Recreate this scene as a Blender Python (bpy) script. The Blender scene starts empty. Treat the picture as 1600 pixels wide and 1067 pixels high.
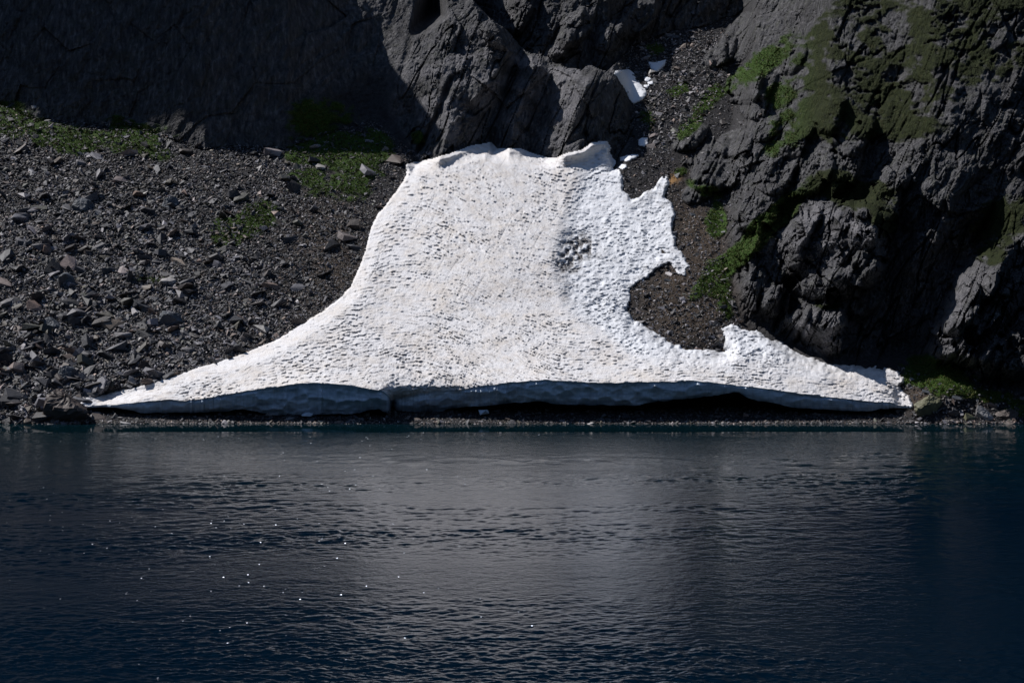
import bpy, math, random
import numpy as np
from mathutils import Vector, Matrix

# ----------------------------------------------------------------- scene, camera, light
sc = bpy.context.scene
COL = sc.collection
RNG = np.random.default_rng(7)
random.seed(7)

F, CAMH, DIST = 2986.0, 15.0, 190.0        # focal length in photo pixels, eye height, distance to the far shore
PITCH = math.radians(2.05)
cam_d = bpy.data.cameras.new('camera')
cam_d.sensor_width = 36.0
cam_d.lens = 36.0 * F / 1600.0
cam_d.clip_start = 1.0
cam_d.clip_end = 4000.0
cam = bpy.data.objects.new('camera', cam_d)
COL.objects.link(cam)
cam.location = (0, -DIST, CAMH)
cam.rotation_euler = (math.pi / 2 - PITCH, 0, 0)
sc.camera = cam

SUN = Vector((-0.61, 0.185, 0.77)).normalized()
elev = math.asin(SUN.z)
world = bpy.data.worlds.new('World')
sc.world = world
world.use_nodes = True
wn = world.node_tree.nodes
wl = world.node_tree.links
wn.clear()
wo = wn.new('ShaderNodeOutputWorld')
wb = wn.new('ShaderNodeBackground')
sky = wn.new('ShaderNodeTexSky')
sky.sky_type = 'NISHITA'
sky.sun_disc = False
sky.sun_elevation = elev
sky.sun_rotation = math.atan2(SUN.x, SUN.y)
sky.altitude = 2300
sky.air_density = 1.0
sky.dust_density = 0.3
wb.inputs['Strength'].default_value = 0.09
wl.new(sky.outputs[0], wb.inputs[0])
wl.new(wb.outputs[0], wo.inputs[0])
sd_ = bpy.data.lights.new('sun', 'SUN')
sd_.energy = 5.0
sd_.angle = math.radians(0.53)
sd_.color = (1.0, 0.97, 0.95)
sun = bpy.data.objects.new('sun', sd_)
COL.objects.link(sun)
sun.rotation_euler = SUN.to_track_quat('Z', 'Y').to_euler()
sun.location = SUN * 300
sc.view_settings.view_transform = 'Standard'
sc.view_settings.look = 'None'
sc.view_settings.gamma = 1
sc.view_settings.exposure = -0.15
sc.view_settings.use_curve_mapping = False
sc.render.engine = 'CYCLES'
sc.cycles.max_bounces = 5
sc.cycles.diffuse_bounces = 2
sc.cycles.glossy_bounces = 3
sc.cycles.use_denoising = True

# ----------------------------------------------------------------- numpy noise
def h2(ix, iy, s=0):
    ix = ix.astype(np.int64).astype(np.uint64); iy = iy.astype(np.int64).astype(np.uint64)
    h = ix * np.uint64(374761393) + iy * np.uint64(668265263) + np.uint64(s * 1442695 + 12345)
    h = (h ^ (h >> np.uint64(13))) * np.uint64(1274126177)
    h = (h ^ (h >> np.uint64(16))) * np.uint64(2246822519)
    h = h ^ (h >> np.uint64(15))
    return ((h & np.uint64(0xFFFFFF)).astype(np.float32)) / np.float32(16777216.0)

def vnoise(x, y, s=0):
    xi = np.floor(x); yi = np.floor(y)
    u = x - xi; v = y - yi
    u = u * u * u * (u * (u * 6 - 15) + 10); v = v * v * v * (v * (v * 6 - 15) + 10)
    a = h2(xi, yi, s); b = h2(xi + 1, yi, s); c = h2(xi, yi + 1, s); d = h2(xi + 1, yi + 1, s)
    return (a + (b - a) * u) * (1 - v) + (c + (d - c) * u) * v - 0.5

def fbm(x, y, oct=4, s=0, g=0.5):
    r = 0; a = 1.0
    for k in range(oct):
        r = r + a * vnoise(x, y, s + k * 17)
        x, y = (x * 1.62 - y * 1.18) + 3.7, (x * 1.18 + y * 1.62) - 1.3
        a *= g
    return r

def facets(x, y, s=0, tilt=1.0, step=0.6):
    """fractured blocks: each cell is its own tilted plane"""
    xi = np.floor(x); yi = np.floor(y)
    best = np.full(x.shape, 9e9, np.float32); sec = best.copy(); val = np.zeros(x.shape, np.float32)
    for dx in (-1, 0, 1):
        for dy in (-1, 0, 1):
            cx = xi + dx; cy = yi + dy
            px_ = cx + h2(cx, cy, s); py_ = cy + h2(cx, cy, s + 1)
            ex = x - px_; ey = y - py_
            d = (ex * ex + ey * ey).astype(np.float32)
            pl = (h2(cx, cy, s + 2) - .5) * 2 * tilt * ex + (h2(cx, cy, s + 3) - .5) * 2 * tilt * ey + (h2(cx, cy, s + 4) - .5) * step
            m = d < best
            sec = np.where(m, best, np.minimum(sec, d))
            val = np.where(m, pl, val).astype(np.float32)
            best = np.where(m, d, best)
    edge = np.sqrt(sec) - np.sqrt(best)
    return val, edge, np.sqrt(best)

def blocks(x, y, s=0, slope=1.7):
    """jointed rock: upper envelope of flat-topped, straight-sided blocks that share a joint direction"""
    xi = np.floor(x); yi = np.floor(y); best = np.full(x.shape, -9.0, np.float32)
    for dx in (-1, 0, 1):
        for dy in (-1, 0, 1):
            cx = xi + dx; cy = yi + dy
            ex = x - cx - h2(cx, cy, s); ey = y - cy - h2(cx, cy, s + 1)
            th = (h2(cx, cy, s + 2) - .5) * .7; c = np.cos(th); n_ = np.sin(th)
            u = ex * c + ey * n_; v = -ex * n_ + ey * c
            k = .7 + .6 * h2(cx, cy, s + 3)
            side = 1.25 - slope * np.maximum(np.abs(u) * k, np.abs(v) / k)
            top = .15 + .75 * h2(cx, cy, s + 4) + 1.0 * (h2(cx, cy, s + 5) - .5) * u + 1.0 * (h2(cx, cy, s + 6) - .35) * v
            best = np.maximum(best, np.minimum(side, top).astype(np.float32))
    return best - .5

def ledges(x, y, s=0):
    """nearest-cell offset: each cell is a small shelf that juts out at its lower rim"""
    xi = np.floor(x); yi = np.floor(y)
    best = np.full(x.shape, 9e9, np.float32); ox = np.zeros(x.shape, np.float32); oy = ox.copy(); rr = ox.copy()
    for dx in (-1, 0, 1):
        for dy in (-1, 0, 1):
            cx = xi + dx; cy = yi + dy
            ex = x - cx - .15 - .7 * h2(cx, cy, s); ey = y - cy - .15 - .7 * h2(cx, cy, s + 1)
            d = (ex * ex + ey * ey).astype(np.float32); m = d < best
            ox = np.where(m, ex, ox); oy = np.where(m, ey, oy); rr = np.where(m, h2(cx, cy, s + 2), rr); best = np.where(m, d, best)
    return ox, oy, rr

def sstep(a, b, x):
    t = np.clip((x - a) / (b - a), 0, 1)
    return t * t * (3 - 2 * t)

def sdist(px, py, poly):
    """signed distance to a closed outline, positive inside"""
    P = np.array(poly, np.float32); Q = np.roll(P, -1, 0)
    sh = px.shape
    x = px.ravel().astype(np.float32); y = py.ravel().astype(np.float32)
    d2 = np.full(x.shape, 9e9, np.float32); ins = np.zeros(x.shape, bool)
    for (ax, ay), (bx, by) in zip(P, Q):
        ex, ey = bx - ax, by - ay
        wx, wy = x - ax, y - ay
        t = np.clip((wx * ex + wy * ey) / (ex * ex + ey * ey + 1e-9), 0, 1)
        d2 = np.minimum(d2, (wx - ex * t) ** 2 + (wy - ey * t) ** 2)
        if ay != by:
            ins ^= ((ay > y) != (by > y)) & (x < (bx - ax) * (y - ay) / (by - ay) + ax)
    return (np.sqrt(d2) * np.where(ins, 1, -1)).reshape(sh)

# ----------------------------------------------------------------- view geometry: where a sight line of the photograph meets a depth
CP, SP = math.cos(PITCH), math.sin(PITCH)
def slopes(px, py):
    u = (px - 800.0) / F; v = (533.5 - py) / F
    fy = CP + v * SP; fz = -SP + v * CP
    return u / fy, fz / fy                  # dx/dy, dz/dy
def world_at(px, py, y):
    a, e = slopes(px, py)
    return a * (DIST + y), y, CAMH + e * (DIST + y)
def plane_y(e, k):
    return (CAMH + DIST * e) / (k - e)

# outlines read off the photograph ---------------------------------------------------------
SNOW_TOP = [(124,633),(128,622),(160,618),(200,608),(250,594),(300,578),(350,562),(400,545),(430,533),(440,527),(470,507),(500,490),(530,468),(548,448),(562,420),(572,388),(580,357),(592,335),(610,312),(628,290),(639,268),(638,260),(650,257),(675,252),(700,245),(735,232),(765,226),(773,235),(790,237),(812,236),(830,243),(855,251),(870,250),(885,243),(910,238),(925,227),(945,224),(951,232),(949,242),(957,254),(955,262),(946,268),(953,272),(962,268),(970,272),(970,285),(972,298),(980,308),(985,313),(995,310),(1008,303),(1018,297),(1028,290),(1030,282),(1040,279),(1043,288),(1040,300),(1037,312),(1048,320),(1052,340),(1050,355),(1053,370),(1055,385),(1062,395),(1072,402),(1075,415),(1072,432),(1062,430),(1055,420),(1045,410),(1038,415),(1020,425),(1010,435),(995,443),(985,455),(983,470),(980,485),(990,498),(1005,510),(1025,522),(1045,535),(1070,545),(1100,550),(1120,552),(1133,550),(1134,535),(1128,515),(1133,508),(1150,512),(1175,520),(1210,532),(1230,542),(1250,556),(1280,566),(1310,573),(1350,576),(1385,577),(1402,580),(1408,590),(1406,603),(1418,622),(1426,634)]
LIP = [(124,635),(180,632),(220,628),(265,624),(290,626),(320,622),(360,615),(400,608),(440,603),(470,599),(500,598),(540,601),(570,606),(590,609),(600,612),(607,618),(611,625),(625,622),(650,617),(680,611),(720,608),(760,602),(800,597),(850,593),(880,595),(920,597),(960,598),(1020,596),(1060,596),(1080,594),(1120,598),(1150,602),(1190,606),(1240,613),(1280,618),(1320,623),(1360,627),(1390,628),(1400,632),(1426,635)]
WALL = [(124,637),(160,636),(190,638),(220,645),(250,645),(300,644),(350,643),(380,640),(400,643),(430,648),(475,650),(500,648),(550,647),(575,641),(592,638),(605,646),(630,650),(660,648),(680,648),(700,640),(730,636),(760,634),(800,630),(840,627),(880,632),(920,632),(960,634),(1000,633),(1020,628),(1060,624),(1100,620),(1120,618),(1140,613),(1155,614),(1170,622),(1200,628),(1240,636),(1280,640),(1300,641),(1340,643),(1370,640),(1395,637),(1410,638),(1426,637)]
SNOW_POLY = SNOW_TOP + [(1426, 700), (124, 700)]
def curve(pts, x):
    p = np.array(pts, float)
    return np.interp(x, p[:, 0], p[:, 1])

SCREE_RIM = [(-900,150),(-300,140),(-60,150),(0,166),(40,180),(60,190),(120,199),(200,197),(260,216),(320,238),(380,232),(450,238),(470,224),(530,207),(580,196),(600,205),(625,225),(645,245)]
GULLY = [(945,120),(985,75),(1030,55),(1100,48),(1135,95),(1120,150),(1090,200),(1050,230),(1060,270),(1090,330),(1120,380),(1140,440),(1160,508),(1133,560),(1040,560),(960,500),(960,320),(955,268),(985,215),(985,165)]
CRAG = [(1180,-400),(2600,-400),(2600,600),(1640,625),(1500,600),(1410,572),(1300,575),(1225,545),(1165,505),(1145,440),(1130,360),(1140,300),(1150,200),(1160,110)]
PILLAR = [(648,262),(640,215),(608,170),(640,60),(690,25),(690,-400),(1010,-400),(1000,30),(960,80),(975,140),(990,215),(960,262)]

def surface(px, py, detail=True):
    """depth y of the mountainside along each sight line, with its cover (rock, grass, earth)"""
    a, e = slopes(px, py)
    yb = plane_y(e, 0.65)
    # beach under the snow front is flatter
    beach = sstep(124, 170, px) * (1 - sstep(1380, 1440, px)) * sstep(596, 640, py)
    yb = yb * (1 - beach) + plane_y(e, 0.25) * beach
    yb = np.where(py > 664, plane_y(e, 0.30), yb)
    yb = np.maximum(yb, plane_y(e, 0.65) - 0.01)
    y = yb.copy()
    # --- shaded wall above the scree, x < 640
    rim = curve(SCREE_RIM, px)
    rim = rim + 9 * fbm(px / 45, px * 0 + 3.3, 3, 5)
    _, er = slopes(px, rim)
    yr = plane_y(er, 0.65); zr = CAMH + er * (DIST + yr)
    def wall(yr, zr, q):
        return (yr + q * (CAMH + DIST * e - zr)) / (1 - q * e)
    q = np.interp(px, [300, 450, 600, 660], [0.19, 0.30, 0.60, 0.85])
    wl_ = 1 - sstep(618, 655, px + 0.25 * (py - 120))
    yw = wall(yr + 0.5, zr, q)
    pt = np.interp(px, [200, 330, 660], [-900, -8, -2]) + 10 * fbm(px / 30, px * 0, 3, 6)
    _, ept = slopes(px, pt)
    ypt = ((yr + .5) + q * (CAMH + DIST * ept - zr)) / (1 - q * ept); zpt = CAMH + ept * (DIST + ypt)
    yw = np.where(py < pt, np.minimum((ypt + 2.0 * (CAMH + DIST * e - zpt)) / (1 - 2.0 * np.minimum(e, .33)), 110), yw)
    # hollow between scree and cliff on the right of the wall (shaded grass)
    y = np.where(py < rim, y * (1 - wl_) + yw * wl_, y)
    # --- buttresses above the snow head
    spil = sdist(px, py, PILLAR)
    wpil = sstep(-14, 10, spil)
    _, eb = slopes(px, px * 0 + 252)
    yp0 = plane_y(eb, 0.65); zp0 = CAMH + eb * (DIST + yp0)
    qp = 0.45
    yp0 = yp0 + np.interp(px, [700, 770, 850, 900, 1000], [5.0, 7.0, 7.0, 5.0, 6.0])
    yp = wall(yp0, zp0, qp)
    R = [-300, 0, 30, 80, 130, 180, 230, 300]
    g0 = np.interp(py, R, [690, 690, 685, 640, 612, 640, 645, 640])
    r1 = np.interp(py, R, [745, 742, 748, 795, 765, 712, 690, 680])
    g1 = np.interp(py, R, [790, 790, 800, 808, 796, 777, 768, 760])
    r2 = np.interp(py, R, [850, 850, 850, 842, 826, 806, 797, 790])
    g2 = np.interp(py, R, [900, 900, 880, 870, 860, 848, 830, 820])
    r3 = np.interp(py, R, [960, 960, 950, 925, 918, 900, 882, 880])
    g3 = np.interp(py, R, [1010, 1010, 1005, 990, 975, 985, 985, 985])
    top = lambda x0, x1: x0
    def tri(l, r, gg, A, f):
        up = np.clip((px - l) / (r - l), 0, 1) ** 0.9
        dn = np.clip((gg - px) / (gg - r), 0, 1)
        return A * np.where(px < r, up, dn ** 0.8) * f
    f1 = sstep(-60, 60, py); 
    f2 = sstep(70, 105, py); f3 = sstep(95, 135, py)
    rid = tri(g0, r1, g1, 6.0, 0.35 + 0.65 * f1) + tri(g1, r2, g2, 4.2, f2) + tri(g2, r3, g3, 6.5, f3)
    crack = np.interp(py, [100, 125, 165, 205, 240], [716, 704, 690, 672, 655])
    ck = np.abs(px - crack)
    rid = rid - 1.6 * np.exp(-(ck / 5) ** 2) * sstep(110, 130, py) * (1 - sstep(235, 250, py))
    # tops of the lower two buttresses recede
    up = (1 - f3) * sstep(800, 860, px) * sstep(-30, 60, px * 0 + 110 - py)
    tp = np.interp(px, [690, 740, 785, 812], [-14, 8, 50, 104])
    tp = tp + 26 * fbm(px / 24, px * 0 + 2, 3, 8)
    _, et = slopes(px, tp)
    yt = (yp0 + qp * (CAMH + DIST * et - zp0)) / (1 - qp * et); zt = CAMH + et * (DIST + yt)
    ylean = np.minimum((yt + 2.2 * (CAMH + DIST * e - zt)) / (1 - 2.2 * np.minimum(e, .3)), yb + 3)
    yp = yp - rid
    wle = (py < tp) * 1.0
    yp = yp * (1 - wle) + ylean * wle
    y = y * (1 - wpil) + np.minimum(yp, y + 6) * wpil
    # --- shaded back wall over the buttress tops and the head of the gully
    r2 = np.interp(px, [740, 790, 830, 880, 950, 985, 1030, 1100, 1150, 1200, 1240], [0, 50, 84, 104, 110, 76, 52, 42, 24, -30, -120]) + 9 * fbm(px / 22, px * 0, 3, 14)
    _, e2 = slopes(px, r2)
    yr2 = plane_y(e2, 0.65); zr2 = CAMH + e2 * (DIST + yr2)
    yb2 = wall(yr2, zr2, 0.21)
    p2 = -8 + 8 * fbm(px / 20, px * 0, 3, 16)
    _, e3 = slopes(px, p2)
    y3 = (yr2 + .21 * (CAMH + DIST * e3 - zr2)) / (1 - .21 * e3); z3 = CAMH + e3 * (DIST + y3)
    yb2 = np.where(py < p2, np.minimum((y3 + 2.0 * (CAMH + DIST * e - z3)) / (1 - 2.0 * np.minimum(e, .33)), 120), yb2)
    back = (py < r2) & (px > 740) & (px < 1240)
    y = np.where(back, yb2, y)
    # --- crag right of the gully
    scr = sdist(px, py, CRAG)
    wcr = sstep(-10, 26, scr)
    basept = np.interp(px, [1100, 1150, 1230, 1300, 1410, 1500, 1640, 2600], [520, 500, 545, 572, 574, 596, 625, 640])
    _, ec = slopes(px, basept)
    yc0 = plane_y(ec, 0.65); zc0 = CAMH + ec * (DIST + yc0)
    yc0 = yc0 + np.interp(px, [1130, 1220, 1400, 1460], [0, 5.5, 5.5, 1.0])
    qc = np.interp(px, [1120, 1180, 1300, 1400, 1600], [1.2, 0.85, 0.48, 0.34, 0.30])
    yc = (yc0 + qc * (CAMH + DIST * e - zc0)) / (1 - qc * e)
    # above the crag's brow the ground leans back (grass slope)
    brow = np.interp(px, [1100, 1180, 1240, 1380, 1480, 1600, 1700, 2600], [260, 255, 300, 320, 300, 290, 240, 200])
    _, ebw = slopes(px, brow)
    ybw = (yc0 + qc * (CAMH + DIST * ebw - zc0)) / (1 - qc * ebw); zbw = CAMH + ebw * (DIST + ybw)
    qa = np.interp(px, [1150, 1300, 1600], [1.35, 0.55, 0.33])
    ya = (ybw + qa * (CAMH + DIST * e - zbw)) / (1 - qa * e)
    yc = np.where(py < brow, ya, yc)
    WOB = facets((px + .3 * py) / 34, (py - .3 * px) / 40, 700, 1.2, .7)[0] + .5 * facets(px / 13, py / 15, 710, 1.2, .7)[0]
    def lump(cx, cy, wl, wr, ht, hb, A, ang=0.0):
        """asymmetric block: ridge line through (cx,cy), left half-width wl, right wr, top and bottom reach"""
        x = px - cx + (py - cy) * math.tan(math.radians(ang)); yy = py - cy
        wob = 0.42 * WOB
        hx = np.where(x < 0, -x / wl, x / wr); hy = np.where(yy < 0, -yy / ht, yy / hb)
        r = np.clip(hx, 0, 9) ** 2.4 + np.clip(hy, 0, 9) ** 2.4 + wob
        return A * np.clip(1.5 * (1 - r), 0, 1) ** .8 * (1 + .25 * WOB)
    L = 0
    for a_ in ((1325, 385, 95, 62, 78, 90, 6.5, 12), (1222, 400, 62, 34, 70, 85, 4.2, 22), (1300, 470, 70, 40, 50, 60, 3.6, 15), (1385, 320, 44, 22, 60, 70, 3.4, 25),
               (1290, 528, 44, 36, 54, 56, 4.6, 6), (1238, 520, 34, 14, 46, 52, 3.4, 28), (1262, 505, 20, 12, 36, 44, 1.6, 28), (1195, 505, 34, 18, 44, 48, 2.8, 20), (1168, 465, 26, 20, 26, 30, 1.8, 10), (1215, 470, 30, 20, 24, 30, 1.8, 10),
               (1340, 560, 30, 24, 30, 30, 1.6, 5), (1365, 450, 30, 18, 50, 60, 2.4, 20),
               (1530, 450, 46, 30, 70, 90, 5.0, 32), (1495, 520, 40, 26, 50, 60, 3.6, 30), (1560, 500, 40, 22, 60, 80, 3.6, 30), (1545, 560, 34, 20, 40, 40, 2.4, 25), (1600, 540, 50, 40, 90, 80, 5.0, 35), (1590, 410, 40, 30, 60, 60, 3.0, 30), (1520, 350, 30, 20, 40, 40, 2.0, 30),
               (1192, 322, 46, 30, 38, 40, 4.2, 10), (1170, 372, 30, 18, 30, 34, 2.4, 10), (1260, 345, 30, 20, 36, 50, 2.2, 25),
               (1225, 262, 36, 24, 50, 46, 3.4, 20), (1275, 268, 30, 24, 50, 44, 2.8, 25), (1325, 262, 30, 22, 44, 44, 2.4, 20), (1345, 215, 24, 20, 34, 34, 1.8, 20), (1250, 215, 28, 22, 30, 30, 1.8, 20), (1300, 180, 26, 20, 30, 30, 1.4, 20), (1420, 260, 30, 24, 40, 40, 1.8, 20), (1200, 200, 24, 18, 22, 24, 1.5, 20), (1195, 130, 26, 18, 30, 26, 1.6, 20), (1240, 90, 24, 18, 30, 30, 1.4, 20)):
        L = L + lump(*a_)
    # two plane faces turned to the left: the pale slab and the block by the snow
    for (x0, x1, y0, y1, A, sl) in ((1238, 1392, 312, 425, 3.6, .30), (1256, 1322, 486, 572, 2.2, .1), (1462, 1560, 420, 560, 3.4, .8)):
        xx = px + sl * (py - (y0 + y1) / 2) + 10 * WOB
        ramp_ = np.clip((xx - x0) / (x1 - x0), 0, 1) * (xx < x1)
        L = L + A * ramp_ * sstep(y0 - 6, y0 + 22, py + 8 * WOB) * sstep(y1 + 30, y1 - 10, py)
    # deep shaded recess between the two crags
    L = L - 5.5 * np.exp(-((px - 1462 + (py - 480) * 0.45) / 42) ** 2) * sstep(250, 380, py)
    L = L * sstep(-5, 45, basept - py)
    y = y * (1 - wcr) + (yc - L) * wcr
    # rocks along the gully's right bank
    K = 0
    for a_ in ((1125, 262, 52, 40, 44, 36, 3.8, 14), (1098, 292, 22, 18, 20, 18, 1.4, 10), (1150, 225, 30, 24, 24, 24, 2.0, 10), (1180, 165, 26, 20, 24, 24, 1.6, 10), (1082, 215, 30, 22, 24, 24, 2.0, 25), (1155, 70, 34, 20, 50, 34, 2.6, 20), (1168, 138, 34, 24, 30, 26, 2.4, 15),
               (1120, 88, 20, 16, 24, 22, 1.6, 25), (1080, 305, 16, 22, 16, 14, 1.3, 10), (905, 40, 30, 22, 34, 40, 2.4, 25), (880, 70, 20, 16, 24, 30, 1.6, 25), (1000, 30, 34, 24, 40, 30, 2.4, 20), (800, 30, 40, 26, 50, 50, 3.0, 25), (960, 60, 26, 18, 30, 30, 2.0, 25)):
        K = K + lump(*a_)
    y = y - K
    # --- earth mound right of the snow, its hollow to the left
    y = y - 1.2 * np.exp(-(((px - 1075) / 70) ** 2 + ((py - 470) / 70) ** 2))
    # --- grassy knoll by the water at the right
    y = y - 2.2 * np.exp(-(((px - 1480) / 60) ** 2 + ((py - 612) / 30) ** 2))
    # cover ----------------------------------------------------------------
    X = px * 0.075; Z = py * 0.075
    n1 = fbm(X / 3.0, Z / 2.2, 4, 40)
    n2 = fbm(X / 9.0, Z / 7.0, 3, 60)
    leftwall = wl_ * sstep(0, 6, rim - py)
    shaded_grass = sstep(-30, 20, sdist(px, py, [(440,215),(500,150),(600,110),(625,160),(650,235),(620,222),(580,195),(520,205)]))
    rock = np.maximum(np.maximum(leftwall * (1 - 0.8 * shaded_grass), wpil), wcr)
    rock = np.maximum(np.maximum(rock, back * 1.0), np.clip(K / 0.8, 0, 1))
    grass = np.zeros_like(px)
    def blob(cx, cy, rx, ry, s=1.0, ang=0.0):
        c, s_ = math.cos(math.radians(ang)), math.sin(math.radians(ang))
        u = ((px - cx) * c + (py - cy) * s_) / rx; v = (-(px - cx) * s_ + (py - cy) * c) / ry
        return s * np.exp(-(u * u + v * v))
    for b in ((20,190,70,26,1.3,12),(110,215,110,22,1.2,5),(215,208,60,20,1.0,12),(250,240,60,14,.8,10),(490,235,34,16,1.6,-10),(550,240,60,38,1.5,20),(520,290,80,26,.9,0),
              (585,215,25,12,.8,20),(395,345,58,26,1.2,-15),(350,372,44,20,.8,-15),(235,438,50,16,.7,5),(655,215,12,10,1.2,0),
              (1100,165,60,14,1.0,-52),(1060,140,20,14,.7,0),(1020,75,18,12,.8,0),(1185,100,70,18,1.2,-35),(1010,190,14,20,.6,0),
              (1065,268,14,8,1.0,-30),(1110,300,40,12,.8,25),(1118,345,14,36,1.3,-5),(1150,400,70,13,2.2,-42),(1215,335,46,13,2.2,-38),(1120,440,20,34,1.0,-20),(1135,478,16,26,1.1,-10),
              (1290,478,24,8,1.4,8),(1470,590,60,24,1.6,14),(1560,620,46,12,1.2,10),(1590,640,24,10,1.2,0),(500,190,60,40,.8,0)):
        grass = np.maximum(grass, blob(*b))
    g_hill = sstep(0, 40, sdist(px, py, [(1200,110),(1260,20),(1330,-60),(2300,-300),(2300,180),(1600,150),(1520,170),(1440,230),(1350,235),(1300,260),(1235,215)])) * 0.62
    for b in ((1260,180,60,40,1.0,-20),(1330,300,60,24,1.4,12),(1375,345,24,24,1.2,0),(1565,345,44,34,1.3,-30),(1545,390,26,22,1.0,0),(1255,205,60,18,1.0,-30),(1230,150,40,26,.9,-30),(1400,180,90,40,.8,0)):
        g_hill = np.maximum(g_hill, blob(*b))
    grass = np.maximum(grass, g_hill)
    grass = sstep(0.32, 0.70, grass + sstep(.08, .4, grass) * (0.9 * n1 + 0.35 * n2 + 0.5 * fbm(X / .7, Z / .45, 3, 61)))
    earth = np.maximum(np.maximum(blob(1075, 470, 80, 70, 1.3), blob(510, 410, 70, 120, .8)), np.maximum(blob(1090, 380, 46, 80, 1.2, -18), blob(1440, 620, 30, 26, 1.0)))
    ochre = blob(1052, 280, 12, 7, 1.2, -35)
    if detail:
        # rock fracture, strata dip steeply to the lower left
        c, s_ = math.cos(math.radians(-62)), math.sin(math.radians(-62))
        wx = X + 0.5 * fbm(X / 4, Z / 4, 3, 11); wz = Z + 0.5 * fbm(X / 4, Z / 4, 3, 12)
        u = wx * c + wz * s_; v = -wx * s_ + wz * c
        fa, ea, _ = facets(u / 6.0, v / 3.8, 100, 1.5, 1.5)
        fb, eb_, _ = facets(u / 2.3, v / 1.5, 110, 1.6, 1.3)
        fc, ec_, _ = facets(u / 0.95, v / 0.62, 120, 1.6, 1.2)
        fd, ed_, _ = facets(X / 0.5, Z / 0.36, 130, 1.6, 1.0)
        amp = 0.65 + 0.7 * sstep(-.3, .4, fbm(X / 7, Z / 7, 2, 77))
        b1 = blocks(u / 5.2, v / 3.0, 500); b2 = blocks(u / 2.1, v / 1.15, 510); b3 = blocks(u / .85, v / .5, 520)
        rk = amp * (0.7 * fa + 1.5 * b1 + 0.75 * b2 + 0.30 * b3 + 0.10 * fd) - 0.25 * np.exp(-ea * 18) - 0.18 * np.exp(-eb_ * 14) - 0.06 * np.exp(-ec_ * 10)
        rk = rk + 0.10 * fbm(X / 2.2, Z / 2.2, 5, 31, 0.6)
        gv = np.abs(fbm((px + .42 * py) / 30, py / 150, 3, 55)); gv2 = np.abs(fbm((px + .30 * py) / 16, py / 60, 3, 57))
        rk = rk - (1.1 * np.exp(-(gv / .022) ** 2) + .45 * np.exp(-(gv2 / .03) ** 2)) * (1 - leftwall)
        calm = 1 - 0.55 * leftwall
        pl = 1 - 0.10 * wpil
        y = y - rk * rock * calm * pl * (1 - .7 * grass)
        # loose ground
        gr = 0.5 * fbm(X / 3.5, Z / 2.6, 3, 51) + 0.16 * fbm(X / 0.5, Z / 0.35, 3, 52)
        fe, ee, _ = facets(X / 0.42, Z / 0.30, 140, 1.4, 1.0)
        y = y - (gr + 0.10 * fe) * (1 - rock) * (1 - 0.6 * beach)
        # turf sits proud and breaks in small steps
        tf = 0.12 + 0.12 * fbm(X / 0.9, Z / 0.45, 4, 71)
        y = y - tf * grass
    pale = np.clip(blob(1300, 358, 78, 42, 1.4, 8) + blob(1290, 520, 38, 40, 1.1) + 1.5 * blob(790, 150, 160, 90) + 1.0 * blob(1500, 500, 60, 90), 0, 1) * sstep(-.35, .25, fbm(X / 1.6, Z / 1.2, 4, 66)) * (1 - grass)  # slab rock is paler; on the buttresses the sunlit brightness is painted in
    return y, rock, grass, earth, (ochre, pale), beach, leftwall, spil, scr

# ----------------------------------------------------------------- mesh writing
def make_mesh(name, verts, quads=None, tris=None, smooth=True, attrs=None, fattrs=None):
    me = bpy.data.meshes.new(name)
    nq = 0 if quads is None else len(quads); nt = 0 if tris is None else len(tris)
    me.vertices.add(len(verts)); me.vertices.foreach_set('co', np.asarray(verts, np.float32).ravel())
    parts = []; starts = []; totals = []
    if nq: parts.append(np.asarray(quads).ravel()); totals.append(np.full(nq, 4))
    if nt: parts.append(np.asarray(tris).ravel()); totals.append(np.full(nt, 3))
    li = np.concatenate(parts).astype(np.int32); tot = np.concatenate(totals).astype(np.int32)
    st = np.concatenate([[0], np.cumsum(tot)[:-1]]).astype(np.int32)
    me.loops.add(len(li)); me.loops.foreach_set('vertex_index', li)
    me.polygons.add(len(tot)); me.polygons.foreach_set('loop_start', st); me.polygons.foreach_set('loop_total', tot)
    me.polygons.foreach_set('use_smooth', np.full(len(tot), smooth))
    for k, a in (attrs or {}).items():
        at = me.attributes.new(k, 'FLOAT', 'POINT'); at.data.foreach_set('value', np.asarray(a, np.float32).ravel())
    for k, a in (fattrs or {}).items():
        at = me.attributes.new(k, 'FLOAT', 'FACE'); at.data.foreach_set('value', np.asarray(a, np.float32).ravel())
    me.update(calc_edges=True); me.validate()
    return me

def link(name, me, mat=None, parent=None, label=None, cat=None, group=None, kind=None):
    o = bpy.data.objects.new(name, me); COL.objects.link(o)
    if mat and not me.materials: me.materials.append(mat)
    if parent: o.parent = parent
    for k, v in (('label', label), ('category', cat), ('group', group), ('kind', kind)):
        if v: o[k] = v
    return o
def compact(V, faces, attrs):
    used = np.unique(faces); m = np.full(len(V), -1, np.int64); m[used] = np.arange(len(used))
    return V[used], m[faces], {k: a.ravel()[used] for k, a in attrs.items()}

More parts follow.
